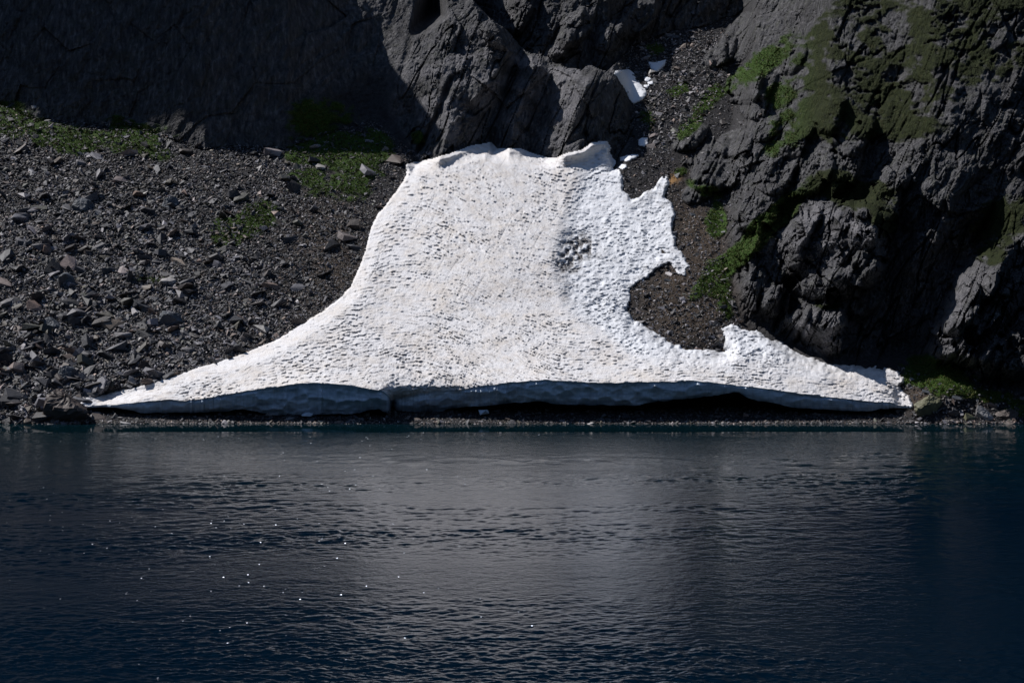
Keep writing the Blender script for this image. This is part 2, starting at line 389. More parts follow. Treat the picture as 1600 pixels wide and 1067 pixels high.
# ----------------------------------------------------------------- materials
def mat(name):
    m = bpy.data.materials.new(name); m.use_nodes = True
    nt = m.node_tree; nt.nodes.clear()
    out = nt.nodes.new('ShaderNodeOutputMaterial'); b = nt.nodes.new('ShaderNodeBsdfPrincipled')
    nt.links.new(b.outputs[0], out.inputs[0])
    return m, nt, b
class N:
    def __init__(s, nt): s.nt = nt
    def new(s, t, **kw):
        n = s.nt.nodes.new(t)
        for k, v in kw.items(): setattr(n, k, v)
        return n
    def put(s, sock, v):
        if isinstance(v, bpy.types.NodeSocket): s.nt.links.new(v, sock)
        else: sock.default_value = v
    def math(s, op, a, b=0.0, c=None):
        n = s.new('ShaderNodeMath', operation=op); s.put(n.inputs[0], a); s.put(n.inputs[1], b)
        if c is not None: s.put(n.inputs[2], c)
        return n.outputs[0]
    def noise(s, co, scale, detail=4, rough=.55, dist=0.0):
        n = s.new('ShaderNodeTexNoise'); s.put(n.inputs['Vector'], co); s.put(n.inputs['Scale'], scale)
        n.inputs['Detail'].default_value = detail; n.inputs['Roughness'].default_value = rough; n.inputs['Distortion'].default_value = dist
        return n.outputs['Fac']
    def ramp(s, f, stops):
        n = s.new('ShaderNodeValToRGB'); s.put(n.inputs[0], f); el = n.color_ramp.elements
        while len(el) < len(stops): el.new(0.5)
        for i, (p, c) in enumerate(stops): el[i].position = p; el[i].color = (*c, 1) if len(c) == 3 else c
        return n.outputs[0]
    def mix(s, f, a, b, t='MIX'):
        n = s.new('ShaderNodeMix', data_type='RGBA', blend_type=t); s.put(n.inputs['Factor'], f)
        s.put(n.inputs[6], a); s.put(n.inputs[7], b); return n.outputs[2]
    def attr(s, name):
        return s.new('ShaderNodeAttribute', attribute_name=name).outputs['Fac']
    def mapped(s, sc_, rot=(0, 0, 0)):
        t = s.new('ShaderNodeTexCoord'); m = s.new('ShaderNodeMapping')
        s.put(m.inputs['Vector'], t.outputs['Object']); m.inputs['Scale'].default_value = sc_; m.inputs['Rotation'].default_value = rot
        return m.outputs[0]
    def bump(s, h, dist, strength=1.0, normal=None):
        n = s.new('ShaderNodeBump'); s.put(n.inputs['Height'], h); n.inputs['Distance'].default_value = dist; s.put(n.inputs['Strength'], strength)
        if normal is not None: s.put(n.inputs['Normal'], normal)
        return n.outputs[0]

C = lambda r, g, b: (r, g, b, 1)
def ground_material():
    m, nt, b = mat('mountain_ground'); n = N(nt)
    co = n.mapped((1, 1, 1))
    big = n.noise(co, 0.16, 4); mid = n.noise(co, 1.1, 5, .6); fine = n.noise(co, 7.0, 5, .65)
    st = n.noise(n.mapped((1.2, 1.2, 0.35), (0, math.radians(28), 0)), 1.6, 5, .65)
    rock = n.ramp(st, [(.26, (.026, .027, .032)), (.42, (.062, .062, .068)), (.55, (.105, .103, .108)), (.66, (.175, .172, .178)), (.8, (.30, .29, .29))])
    rock = n.mix(n.math('MULTIPLY', n.ramp(mid, [(.5, (0, 0, 0)), (.7, (1, 1, 1))]), 0.55), rock, C(.070, .075, .052))   # lichen
    rock = n.mix(n.math('MULTIPLY', n.ramp(big, [(.5, (0, 0, 0)), (.66, (1, 1, 1))]), 0.45), rock, C(.040, .038, .040))
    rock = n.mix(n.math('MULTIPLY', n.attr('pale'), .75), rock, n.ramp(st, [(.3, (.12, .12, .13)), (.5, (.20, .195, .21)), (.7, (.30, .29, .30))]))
    scree = n.ramp(fine, [(.25, (.008, .008, .009)), (.5, (.022, .021, .023)), (.7, (.055, .052, .053))])
    soil = n.ramp(fine, [(.25, (.020, .014, .010)), (.5, (.058, .042, .030)), (.75, (.13, .10, .075))])
    col = n.mix(n.math('MINIMUM', n.attr('earth'), 1.0), scree, soil)
    col = n.mix(n.attr('rock'), col, rock)
    col = n.mix(n.math('MINIMUM', n.attr('ochre'), 1.0), col, C(.30, .17, .07))
    hilly = n.attr('olive_dim')
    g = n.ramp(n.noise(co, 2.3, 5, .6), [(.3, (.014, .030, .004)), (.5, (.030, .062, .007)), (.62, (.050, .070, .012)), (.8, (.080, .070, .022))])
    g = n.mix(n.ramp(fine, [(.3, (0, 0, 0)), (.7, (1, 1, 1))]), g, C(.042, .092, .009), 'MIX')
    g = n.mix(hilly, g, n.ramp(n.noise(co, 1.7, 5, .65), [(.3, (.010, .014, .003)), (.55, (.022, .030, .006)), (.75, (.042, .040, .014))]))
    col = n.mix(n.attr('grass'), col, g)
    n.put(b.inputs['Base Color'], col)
    n.put(b.inputs['Roughness'], 0.82)
    b.inputs['Specular IOR Level'].default_value = 0.2
    h = n.math('ADD', n.math('MULTIPLY', fine, .10), n.math('MULTIPLY', n.noise(co, 22.0, 3, .6), 0.04))
    vr = n.new('ShaderNodeTexVoronoi', feature='DISTANCE_TO_EDGE'); n.put(vr.inputs['Vector'], n.mapped((1.0, 1.0, .55), (0, math.radians(30), 0))); vr.inputs['Scale'].default_value = 1.9
    ckk = n.ramp(vr.outputs['Distance'], [(0, (0, 0, 0)), (.07, (1, 1, 1))])
    h = n.math('ADD', h, n.math('MULTIPLY', n.math('MULTIPLY', ckk, n.attr('rock')), .10))
    h = n.math('ADD', h, n.math('MULTIPLY', n.math('MULTIPLY', st, n.attr('rock')), .45))
    n.put(b.inputs['Normal'], n.bump(h, 1.0, 1.0))
    return m
def stone_material(random_from_object):
    m, nt, b = mat('slate_stone' if random_from_object else 'slate_scree'); n = N(nt)
    if random_from_object:
        oi = n.new('ShaderNodeObjectInfo'); r = oi.outputs['Random']
        r2 = n.math('FRACT', n.math('MULTIPLY', r, 37.77))
    else:
        r = n.attr('tint'); r2 = n.attr('lum')
    col = n.ramp(r, [(.0, (.050, .052, .060)), (.30, (.084, .085, .093)), (.60, (.115, .112, .118)), (.78, (.125, .102, .090)), (.84, (.17, .125, .10)), (.90, (.105, .108, .085)), (1, (.24, .23, .235))])
    nt.nodes[-1].color_ramp.interpolation = 'LINEAR'
    col = n.mix(1.0, col, n.ramp(r2, [(0, (.30, .30, .31)), (.5, (.78, .78, .80)), (.8, (1.45, 1.43, 1.47)), (1, (3.1, 3.0, 3.1))]), 'MULTIPLY')
    co = n.mapped((1, 1, 1)); f = n.noise(co, 5.0, 5, .65)
    col = n.mix(1.0, col, n.ramp(f, [(.3, (.6, .6, .6)), (.7, (1.35, 1.33, 1.3))]), 'MULTIPLY')
    n.put(b.inputs['Base Color'], col); n.put(b.inputs['Roughness'], 0.62)
    b.inputs['Specular IOR Level'].default_value = 0.45
    n.put(b.inputs['Normal'], n.bump(n.noise(co, 9.0, 4, .65), 0.05, 0.7))
    return m
def snow_material():
    m, nt, b = mat('old_snow'); n = N(nt)
    co = n.mapped((1, 1, 1)); fine = n.noise(co, 5.5, 5, .7); mid = n.noise(co, .35, 4, .55)
    str_ = n.noise(n.mapped((1.0, 1.0, .25)), 1.3, 5, .6)
    white = n.mix(n.attr('firn'), C(.86, .845, .85), C(.86, .875, .91))
    dirt = n.math('MULTIPLY', n.math('SUBTRACT', 1.0, n.attr('firn')), n.ramp(n.math('ADD', n.math('MULTIPLY', mid, .55), n.math('MULTIPLY', str_, .45)), [(.43, (0, 0, 0)), (.67, (.62, .62, .62))]))
    col = n.mix(dirt, white, C(.72, .63, .53))
    col = n.mix(n.math('MULTIPLY', n.attr('pit'), 0.55), col, C(.34, .30, .28))
    col = n.mix(n.math('MINIMUM', n.math('MULTIPLY', n.attr('dirt'), n.ramp(fine, [(.36, (.25, .25, .25)), (.62, (1, 1, 1))])), 1.0), col, C(.085, .075, .070))
    n.put(b.inputs['Base Color'], col); n.put(b.inputs['Roughness'], 0.75)
    b.inputs['Specular IOR Level'].default_value = 0.2
    n.put(b.inputs['Normal'], n.bump(n.noise(co, 6.0, 5, .75), 0.10, 0.8))
    return m
def ice_material():
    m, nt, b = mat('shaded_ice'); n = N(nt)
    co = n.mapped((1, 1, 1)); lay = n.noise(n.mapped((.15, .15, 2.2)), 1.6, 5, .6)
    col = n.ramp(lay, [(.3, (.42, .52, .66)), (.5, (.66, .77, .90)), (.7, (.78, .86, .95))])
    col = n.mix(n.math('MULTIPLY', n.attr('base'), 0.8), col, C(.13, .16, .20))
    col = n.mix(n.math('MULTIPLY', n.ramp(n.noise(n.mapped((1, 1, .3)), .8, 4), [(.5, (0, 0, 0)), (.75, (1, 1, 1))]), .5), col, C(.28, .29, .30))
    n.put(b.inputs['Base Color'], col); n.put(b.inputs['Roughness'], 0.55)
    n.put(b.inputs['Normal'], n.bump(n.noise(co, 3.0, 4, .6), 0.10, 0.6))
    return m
GROUND, SLATE, SCREE, SNOW, ICE = ground_material(), stone_material(True), stone_material(False), snow_material(), ice_material()

# ----------------------------------------------------------------- the mountainside
def axis(a0, a, b, b1, fine, coarse):
    return np.concatenate([np.arange(a0, a, coarse), np.arange(a, b, fine), np.arange(b, b1 + coarse, coarse)])
gx = axis(-900, -20, 1620, 2500, 1.65, 16.0)
gy = axis(-300, -12, 676, 720, 1.65, 9.0)
PX, PY = np.meshgrid(gx, gy)
YY, rock, grass, earth, (ochre, pale), beach, leftwall, spil, scr = surface(PX, PY)
WX, WY, WZ = world_at(PX, PY, YY)
V = np.stack([WX, WY, WZ], -1).reshape(-1, 3)
nx, ny = len(gx), len(gy)
idx = np.arange(nx * ny).reshape(ny, nx)
Q = np.stack([idx[1:, :-1], idx[1:, 1:], idx[:-1, 1:], idx[:-1, :-1]], -1)
cpx = (PX[1:, 1:] + PX[:-1, :-1]) / 2; cpy = (PY[1:, 1:] + PY[:-1, :-1]) / 2
SNS = sdist(cpx, cpy, SNOW_POLY)
lipc = curve(LIP, cpx)
keep = ~((SNS > 22) & (cpy < lipc - 12))
ghill = sdist(cpx, cpy, [(1200,110),(1260,20),(1330,-60),(1400,-400),(2700,-400),(2700,240),(1700,200),(1600,150),(1520,170),(1440,230),(1350,235),(1300,260),(1235,215)])
# parts of the slope by the sort of ground they are; every crag and buttress is a thing
reg = np.zeros(cpx.shape, int)                                      # 0 scree slope
rimc = curve(SCREE_RIM, cpx)
reg[(cpx > 640) & (cpx <= 1000) & (cpy > 250)] = 1                  # bed under the snow
reg[(cpx > 955) & (cpx < 1170) & (cpy > 0)] = 2                     # gully and earth slope
reg[(cpx > 930) & (cpy < 60) & (cpx < 1130)] = 2
reg[(cpy < rimc - 2) & (cpx < 640)] = 3                             # shaded cliff
mpil = sdist(cpx, cpy, PILLAR) > -2
rg1 = np.interp(cpy, [-300, 0, 30, 80, 130, 180, 230, 300], [790, 790, 800, 808, 796, 777, 768, 760])
rg2 = np.interp(cpy, [-300, 0, 30, 80, 130, 180, 230, 300], [900, 900, 880, 870, 860, 848, 830, 820])
reg[mpil & (cpx < rg1)] = 4
reg[mpil & (cpx >= rg1) & (cpx < rg2) & (cpy > 78)] = 5
reg[mpil & (cpx >= rg2) & (cpy > 100)] = 6
reg[mpil & (cpx >= rg1) & (cpy <= 78)] = 7
reg[mpil & (cpx >= rg2) & (cpy <= 100)] = 7
mcr = sdist(cpx, cpy, CRAG) > 0
split = 1452 - (cpy - 480) * 0.45
reg[mcr & (cpx < split)] = 8
reg[mcr & (cpx >= split)] = 9
reg[mcr & (ghill > 0)] = 10
reg[(cpx > 1395) & (cpy > 560) & ~mcr] = 11
reg[(cpx > 1165) & (cpx <= 1395) & (cpy > 500) & ~mcr] = 11
olive_dim = sstep(1190, 1290, PX) * sstep(560, 500, PY)  # brownish hill turf, with the hill's dim light painted into its colour
att = {'pale': pale, 'olive_dim': olive_dim, 'rock': rock, 'grass': grass, 'earth': earth, 'ochre': ochre}
names = {0: ('scree_slope', None), 1: ('snow_bed', None), 2: ('gully', None),
         3: ('cliff', ('tall dark cliff lying in full shade above the scree slope', 'cliff')),
         4: ('rock_buttress', ('largest grey rock buttress, split by a diagonal crack, above the snow head', 'rock buttress')),
         5: ('rock_buttress', ('narrow middle rock buttress between two dark clefts above the snow', 'rock buttress')),
         6: ('rock_buttress', ('rounded rock buttress next to the gully with small snow patches', 'rock buttress')),
         7: ('rock_outcrop', ('broken dark outcrop behind the tops of the buttresses', 'rock outcrop')),
         8: ('crag', ('broad grey crag with a pale slab and green ledges right of the earth slope', 'crag')),
         9: ('crag', ('stepped shadowy crag above the grassy knoll and shore boulders', 'crag')),
         10: ('hillside', None), 11: ('shore_bank', None)}
for r, (nm, tg) in names.items():
    msk = (reg == r) & keep
    f = Q[msk]
    if not len(f): continue
    v, f, at = compact(V, f, att)
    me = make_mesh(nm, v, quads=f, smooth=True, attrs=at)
    if r in (3, 4, 5, 6, 7, 8, 9): me.polygons.foreach_set('use_smooth', np.zeros(len(me.polygons), bool))
    if tg: link(nm, me, GROUND, label=tg[0], cat=tg[1])
    else: link(nm, me, GROUND, kind='structure')

# unseen overhang added above the picture, shaped to shade the cliff and the rim of the scree
def brow():
    xs = np.linspace(-190, -51, 70)
    prof = []
    for x in xs:
        t = 62.0
        xp = x + 0.61 * t
        pxp = 800 + xp / (DIST + 50) * F
        r = curve(SCREE_RIM, pxp); _, er = slopes(np.array(pxp), np.array(r + 5.0)); yb = float(plane_y(er, .65))
        prof.append(.831 * yb + 20.8)
    prof = np.array(prof)
    n_ = fbm(xs / 6, xs * 0, 4, 9)
    rows = []
    end = sstep(-51, -66, xs)
    for k, (dy, z) in enumerate(((6.5, 64), (3.0, 74), (0.0, 85), (3.0, 90), (14, 97), (45, 120))):
        y = prof + dy + (1.6 * fbm(xs / 5, xs * 0 + k * 3, 4, 13) if k != 2 else 0)
        zz = np.where(xs > -56, z - (xs + 56) * 2.0, z) + 2.0 * fbm(xs / 7, xs * 0 + k * 2, 3, 19) * (k != 2)
        rows.append(np.stack([xs, y, zz], -1))
    v = np.concatenate(rows); n0 = len(xs); id_ = np.arange(len(v)).reshape(len(rows), n0)
    q = np.stack([id_[:-1, :-1], id_[:-1, 1:], id_[1:, 1:], id_[1:, :-1]], -1).reshape(-1, 4)
    one = np.ones(len(v)); z0 = np.zeros(len(v))
    link('shade_brow', make_mesh('shade_brow', v, quads=q, smooth=False, attrs={'pale': z0, 'olive_dim': z0, 'rock': one, 'grass': z0, 'earth': z0, 'ochre': z0}), GROUND, kind='structure')
brow()

# unseen mountains added round the lake to cut the sky light, behind the camera and above the picture
def added_ring():
    nt_, nr_ = 260, 46
    th = np.linspace(0, 2 * np.pi, nt_ + 1)[:-1]
    front = sstep(1.05, .85, np.abs(((th + np.pi) % (2 * np.pi)) - np.pi))          # angle from +y
    T = th[None].repeat(nr_, 0); t = (np.arange(nr_) / (nr_ - 1))[:, None]
    r0 = 330 * (1 - front) + 262 * front / np.maximum(np.cos(np.clip(((th + np.pi) % (2 * np.pi)) - np.pi, -1.1, 1.1)), .45); z0 = -3 * (1 - front) + 50 * front
    run = 560 * (1 - front) + 330 * front; rise = 300 * (1 - front) + 430 * front
    rr = r0[None] + run[None] * t
    zz = z0[None] + rise[None] * t ** .95
    lx, ly = np.sin(T) * rr, np.cos(T) * rr
    rough = sstep(0, .15, t)
    zz = zz + (70 * fbm(lx / 130, ly / 130, 5, 900) + 25 * np.abs(fbm(lx / 40, ly / 40, 4, 910))) * rough
    v = np.stack([lx, ly - 150, zz], -1).reshape(-1, 3)
    i_ = np.arange(nt_ * nr_).reshape(nr_, nt_); j_ = np.roll(i_, -1, 1)
    q = np.stack([i_[:-1], j_[:-1], j_[1:], i_[1:]], -1).reshape(-1, 4)
    m_, nt, b = mat('added_mountain_rock'); nn = N(nt)
    c = nn.ramp(nn.noise(nn.mapped((.02, .02, .04)), 1.0, 6, .6), [(.35, (.010, .014, .007)), (.5, (.018, .019, .016)), (.7, (.034, .034, .036))])
    nn.put(b.inputs['Base Color'], c); b.inputs['Roughness'].default_value = 1; b.inputs['Specular IOR Level'].default_value = 0
    link('added_mountain_ring', make_mesh('added_mountain_ring', v, quads=q, smooth=False), m_, kind='structure')
added_ring()

# ----------------------------------------------------------------- snowfield
def lip_y(px):
    return np.interp(px, [124, 200, 300, 450, 560, 596, 606, 614, 650, 720, 850, 1100, 1300, 1390, 1426], [2.3, 2.0, 1.6, 1.1, .5, .3, 1.2, 3.6, 2.9, 1.8, 1.3, 1.3, 1.7, 2.0, 2.3])
def soft(xs, ys, sig=38):
    t = np.arange(0, 1560.0); v = np.interp(t, xs, ys); k = np.exp(-(np.arange(-120, 121) / sig) ** 2 / 2); k /= k.sum()
    v = np.convolve(np.pad(v, 120, mode='edge'), k, 'valid')
    return lambda x: np.interp(x, t, v)
LIP_S = soft([124, 300, 450, 620, 800, 880, 1080, 1150, 1280, 1390, 1426], [635, 624, 603, 604, 597, 595, 595, 602, 618, 628, 635])
LIPY_S = soft([124, 200, 300, 450, 620, 720, 850, 1100, 1300, 1390, 1426], [2.3, 2.0, 1.6, 1.2, 1.3, 1.5, 1.3, 1.3, 1.7, 2.0, 2.3])
def snow_base(px, py):
    lip = curve(LIP, px)
    def form(qy):
        lip_s = LIP_S(px)
        _, e = slopes(px, qy); _, el = slopes(px, lip_s)
        w = np.exp(-np.clip(lip_s - qy, 0, 999) / 80)
        smooth_lip = LIPY_S(px)
        return plane_y(e, .65) - (plane_y(el, .65) - smooth_lip) * w - 0.75 * (1 - w)
    y = form(py) + (lip_y(px) - form(lip)) * np.exp(-np.clip(lip - py, 0, 999) / 13)
    # two lobes; the right one lies a little lower beyond the seam
    seam = np.interp(py, [220, 260, 330, 400, 480, 560], [925, 905, 880, 862, 880, 960])
    y = y + 0.7 * sstep(-6, 26, px - seam) * sstep(560, 480, py) 
    y = y - 0.9 * np.exp(-((px - 740) / 120) ** 2) * sstep(600, 420, py)
    return y
sx = np.arange(122, 1428.1, 1.4)
lipx = curve(LIP, sx) + 1.2 * fbm(sx / 9, sx * 0, 3, 88)
nr = 300
tv = np.linspace(0, 1, nr) ** 0.92
lip_soft = soft([124, 300, 450, 620, 800, 880, 1080, 1150, 1280, 1390, 1426], [635, 624, 603, 604, 597, 595, 595, 602, 618, 628, 635])(sx)
SPY = 212 + (lip_soft[None, :] - 212) * tv[:, None] + (lipx - lip_soft)[None] * tv[:, None] ** 14
SPX = np.repeat(sx[None, :], nr, 0)
edge_n = 5.5 * fbm(SPX / 9, SPY / 9, 4, 33) * sstep(940, 980, SPX) + 1.0 * fbm(SPX / 6, SPY / 6, 2, 34)
SD = sdist(SPX, SPY, SNOW_POLY) + 3.5 + edge_n
Yg, *_ = surface(SPX, SPY, detail=False)
ys = snow_base(SPX, SPY)
right = sstep(-14, 30, SPX - np.interp(SPY, [220, 260, 330, 400, 480, 560, 600], [925, 905, 880, 862, 880, 985, 1100])) 
firn = right * sstep(600, 540, SPY)
Xs = SPX * .064; Zs = SPY * .064
# sun cups
Zs = Zs + 0.35 * .064 * np.clip(SPY - 400, 0, 400); Xs = Xs * 1.0
rotx = Xs + 0.0; rotz = Zs + 0.22 * Xs * sstep(900, 600, SPX)
wxn = 0.35 * fbm(Xs / 1.5, Zs / 1.5, 2, 91)
_, e1, d1 = facets((rotx + wxn) / 0.92, (rotz + wxn) / 0.50, 300)
_, e2, d2 = facets(Xs / 0.42, Zs / 0.30, 310)
ax1, ay1, ar1 = ledges((rotx + wxn) / 0.54, (rotz + wxn) / 0.31, 300)
ax2, ay2, ar2 = ledges((Xs + wxn) / 0.34, (Zs + wxn) / 0.22, 310)
big_l = (ay1 + .35) * (0.05 + 0.25 * ar1 ** 1.5) - 0.10 * ax1 ** 2
fine_l = (ay2 + .3) * (0.05 + 0.22 * ar2)
cup = (1 - firn) * big_l + (0.35 + 0.9 * firn) * fine_l
cup = cup * np.clip(0.95 + 1.0 * fbm(Xs / 5, Zs / 4, 3, 95), .6, 1.7)
under = np.clip(sstep(.0, .42, -ay1) * ar1, 0, 1)                     # grit gathers behind each shelf
roll = 0.35 * fbm(Xs / 5, Zs / 4, 3, 97) + 0.10 * fbm(Xs / .8, Zs / .6, 3, 98) + firn * 0.30 * fbm(Xs / .6, Zs / .5, 3, 99)
# melt cracks running down from upper right to lower left
cr = np.abs(fbm((Xs + 0.42 * Zs) / 1.7, Zs / 9.0, 3, 121)); 
crack = np.exp(-(cr / 0.022) ** 2) * (1 - firn) * sstep(520, 420, SPY) * sstep(-.02, .12, fbm(Xs / 2, Zs / 3, 2, 122))
hole = 1.2 * np.exp(-(((SPX - 904) / 24) ** 2 + ((SPY - 386) / 16) ** 2)) + 1.0 * np.exp(-(((SPX - 888) / 18) ** 2 + ((SPY - 410) / 15) ** 2))
hole = hole * np.clip(0.55 + 2.2 * fbm(Xs / .45, Zs / .45, 3, 130), 0, 1.6)
ys = ys - cup - roll + 0.10 * crack + 0.5 * np.clip(hole, 0, 1)
# towards the upper rim the sheet thins and dives under the ground
tgt = Yg - 0.55 - 1.6 * sstep(275, 255, SPY)
thin = sstep(0, 26, SD)
ymix = ys * thin + (np.minimum(tgt, ys + 4) - 0.7 * cup - 0.3 * roll) * (1 - thin)
ymix = np.where(SD < 5, ymix + (5 - SD) * 0.22, ymix)
sxw, syw, szw = world_at(SPX, SPY, ymix)
# dirt: debris around the hole, at the mound rim, streaks low on the sheet
rimdirt = sstep(26, 0, SD) * sstep(960, 990, SPX) * sstep(0, .5, fbm(Xs / .5, Zs / .5, 3, 140) + .22)
low = np.exp(-(((SPX - 930) / 120) ** 2 + ((SPY - 430) / 60) ** 2)) * .30 * sstep(-.1, .5, fbm(Xs / .5, Zs / .4, 4, 143)) 
dirt = np.clip(hole * 2.0, 0, 1.3) + .7 * rimdirt + low + 0.55 * crack
pit = np.clip((1 - .5 * firn) * under * (0.5 + sstep(-.1, .35, fbm(Xs / 7, Zs / 5, 3, 145))), 0, 1)
Vs = np.stack([sxw, syw, szw], -1).reshape(-1, 3)
ids = np.arange(Vs.shape[0]).reshape(nr, len(sx))
qs = np.stack([ids[1:, :-1], ids[1:, 1:], ids[:-1, 1:], ids[:-1, :-1]], -1)
mk = (SD[1:, 1:] > -1.0) & (SD[:-1, :-1] > -1.0)
vs, fs, ats = compact(Vs, qs[mk], {'firn': firn, 'dirt': dirt, 'pit': pit})
snowfield = bpy.data.objects.new('snowfield', None); COL.objects.link(snowfield)
snowfield['label'] = 'huge white snowfield spreading down from the buttresses to the lake'; snowfield['category'] = 'snowfield'
link('snow_surface', make_mesh('snow_surface', vs, quads=fs, attrs=ats), SNOW, parent=snowfield)
# front wall, in shade, undercut, with scallops
nw = 44
bot = curve(WALL, sx) + 2.2 * fbm(sx / 16, sx * 0 + 5, 4, 150) * np.interp(curve(WALL, sx) - lipx, [0, 12], [.2, 1])
bot = np.maximum(bot, lipx + 1.0)
tw = np.linspace(0, 1, nw)[:, None]
WPY = lipx[None] + (bot - lipx)[None] * tw
WPX = np.repeat(sx[None], nw, 0)
hgt = (bot - lipx)[None] / 40.0
Xw = WPX * .064; Zw = WPY * .064
_, es, dsc = facets(Xw / 1.15, Zw / .85, 400)
_, es2, dsc2 = facets(Xw / .5, Zw / .4, 401)
yl0 = ymix[-1][None] + 0.22 * np.clip(hgt, .1, 1) * sstep(0, .10, tw)
yw = yl0 + hgt * (0.15 * np.sqrt(tw) + 0.9 * tw ** 2.0) - 0.30 * hgt * np.sin(np.pi * np.clip(tw * 1.1, 0, 1)) * 0.5
amp = sstep(.05, .22, tw) * np.clip(hgt, .1, 1)
yw = yw + amp * (-0.55 * np.clip(dsc, 0, 1) ** 2 + .25 - 0.10 * dsc2 - 0.5 * fbm(Xw / 3.2, Zw / 2.2, 4, 410))
yw = yw + 1.6 * np.exp(-((WPX - 613) / 4.5) ** 2) * sstep(0, .3, tw)
yw[0] = ymix[-1]
wx, wy, wz = world_at(WPX, WPY, yw)
Vw = np.stack([wx, wy, wz], -1)
back = [Vw[-1] + np.array([0, 1.2, .10]), Vw[-1] + np.array([0, 3.0, .5]), Vw[-1] + np.array([0, 6.5, 2.2])]
Vw = np.concatenate([Vw] + [b[None] for b in back], 0)
idw = np.arange(Vw.shape[0] * Vw.shape[1]).reshape(Vw.shape[:2])
qw = np.stack([idw[1:, :-1], idw[1:, 1:], idw[:-1, 1:], idw[:-1, :-1]], -1).reshape(-1, 4)
bs = np.concatenate([np.clip(.9 * np.exp(-((WPX - 655) / 55) ** 2) * sstep(.25, .7, tw) + .8 * np.exp(-((WPX - 613) / 5) ** 2), 0, 1) + np.repeat(sstep(.72, 1.0, tw) , len(sx), 1) * sstep(-.3, .2, fbm(Xw / 2, Zw / 1, 3, 411)), np.ones((3, len(sx)))], 0)  # dirty ice right of the notch, with the shading of its cleft painted in
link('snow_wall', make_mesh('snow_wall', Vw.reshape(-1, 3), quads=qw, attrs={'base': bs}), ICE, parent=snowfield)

# ----------------------------------------------------------------- looking up the finished ground
def lookup(px, py):
    i = np.clip(np.searchsorted(gx, px) - 1, 0, nx - 2); j = np.clip(np.searchsorted(gy, py) - 1, 0, ny - 2)
    fx = (px - gx[i]) / (gx[i + 1] - gx[i]); fy = (py - gy[j]) / (gy[j + 1] - gy[j])
    y = (YY[j, i] * (1 - fx) + YY[j, i + 1] * fx) * (1 - fy) + (YY[j + 1, i] * (1 - fx) + YY[j + 1, i + 1] * fx) * fy
    x, y, z = world_at(px, py, y)
    return np.stack([x, y, z], -1), rock[j, i], grass[j, i], earth[j, i]

# ----------------------------------------------------------------- small snow patches
def snow_patch(outline, label, thick=.5):
    P = np.array(outline, float); x0, y0 = P.min(0) - 3; x1, y1 = P.max(0) + 3
    ax, ay = np.meshgrid(np.arange(x0, x1, 1.0), np.arange(y0, y1, 1.0))
    sd = sdist(ax, ay, outline) + 1.3 * fbm(ax / 4, ay / 4, 2, 7)
    X = ax * .07; Z = ay * .07
    yg = plane_y(slopes(ax, ay)[1], .65)
    pos, *_ = lookup(ax.ravel(), ay.ravel()); yg = pos[:, 1].reshape(ax.shape)
    k = np.ones((7, 7)) / 49; pad = np.pad(yg, 3, mode='edge')
    ygs = sum(pad[i:i + yg.shape[0], j:j + yg.shape[1]] for i in range(7) for j in range(7)) / 49
    _, _, d = facets(X / .6, Z / .35, 500)
    y = ygs - thick * sstep(-1, 6, sd) - .12 * np.clip(d, 0, 1) ** 2 + .8 * sstep(1.0, -2.0, sd)
    y = y - 0.25
    v = np.stack(world_at(ax, ay, y), -1).reshape(-1, 3); id_ = np.arange(len(v)).reshape(ax.shape)
    q = np.stack([id_[1:, :-1], id_[1:, 1:], id_[:-1, 1:], id_[:-1, :-1]], -1)
    m = (sd[1:, 1:] > -1.5) & (sd[:-1, :-1] > -1.5)
    v, f, at = compact(v, q[m], {'firn': np.ones(ax.shape), 'dirt': np.zeros(ax.shape), 'pit': np.zeros(ax.shape)})
    link('snow_patch', make_mesh('snow_patch', v, quads=f, attrs=at), SNOW, label=label, cat='snow patch', group='small snow patches left in the gully')
snow_patch([(958,113),(966,110),(982,109),(990,114),(994,126),(1005,135),(1011,145),(1008,153),(998,160),(990,163),(984,156),(978,142),(968,127)], 'largest small snow patch in the gully, a ribbed white wedge')
snow_patch([(1013,97),(1024,98),(1040,94),(1038,104),(1030,112),(1024,114),(1017,108)], 'small triangular snow patch, highest in the gully')
for o_, w_ in (([(1006,122),(1012,120),(1018,123),(1014,129),(1007,127)], 'highest of three tiny snow scraps right of the ribbed white wedge'), ([(1012,128),(1020,126),(1021,131),(1013,136)], 'middle of three tiny snow scraps right of the ribbed white wedge'), ([(1005,133),(1013,133),(1012,139),(1006,141)], 'lowest of three tiny snow scraps, touching the ribbed white wedge')):
    snow_patch(o_, w_, .25)
snow_patch([(997,220),(1004,215),(1012,216),(1012,225),(1006,230),(998,227)], 'small round snow patch on the gully stones above the snowfield', .35)
snow_patch([(969,246),(980,243),(998,240),(999,244),(990,249),(978,253),(970,251)], 'thin lying strip of snow near the snowfield top corner', .3)
snow_patch([(970,257),(978,257),(981,262),(973,265),(966,262)], 'tiny snow scrap closest to the notch in the snowfield', .25)

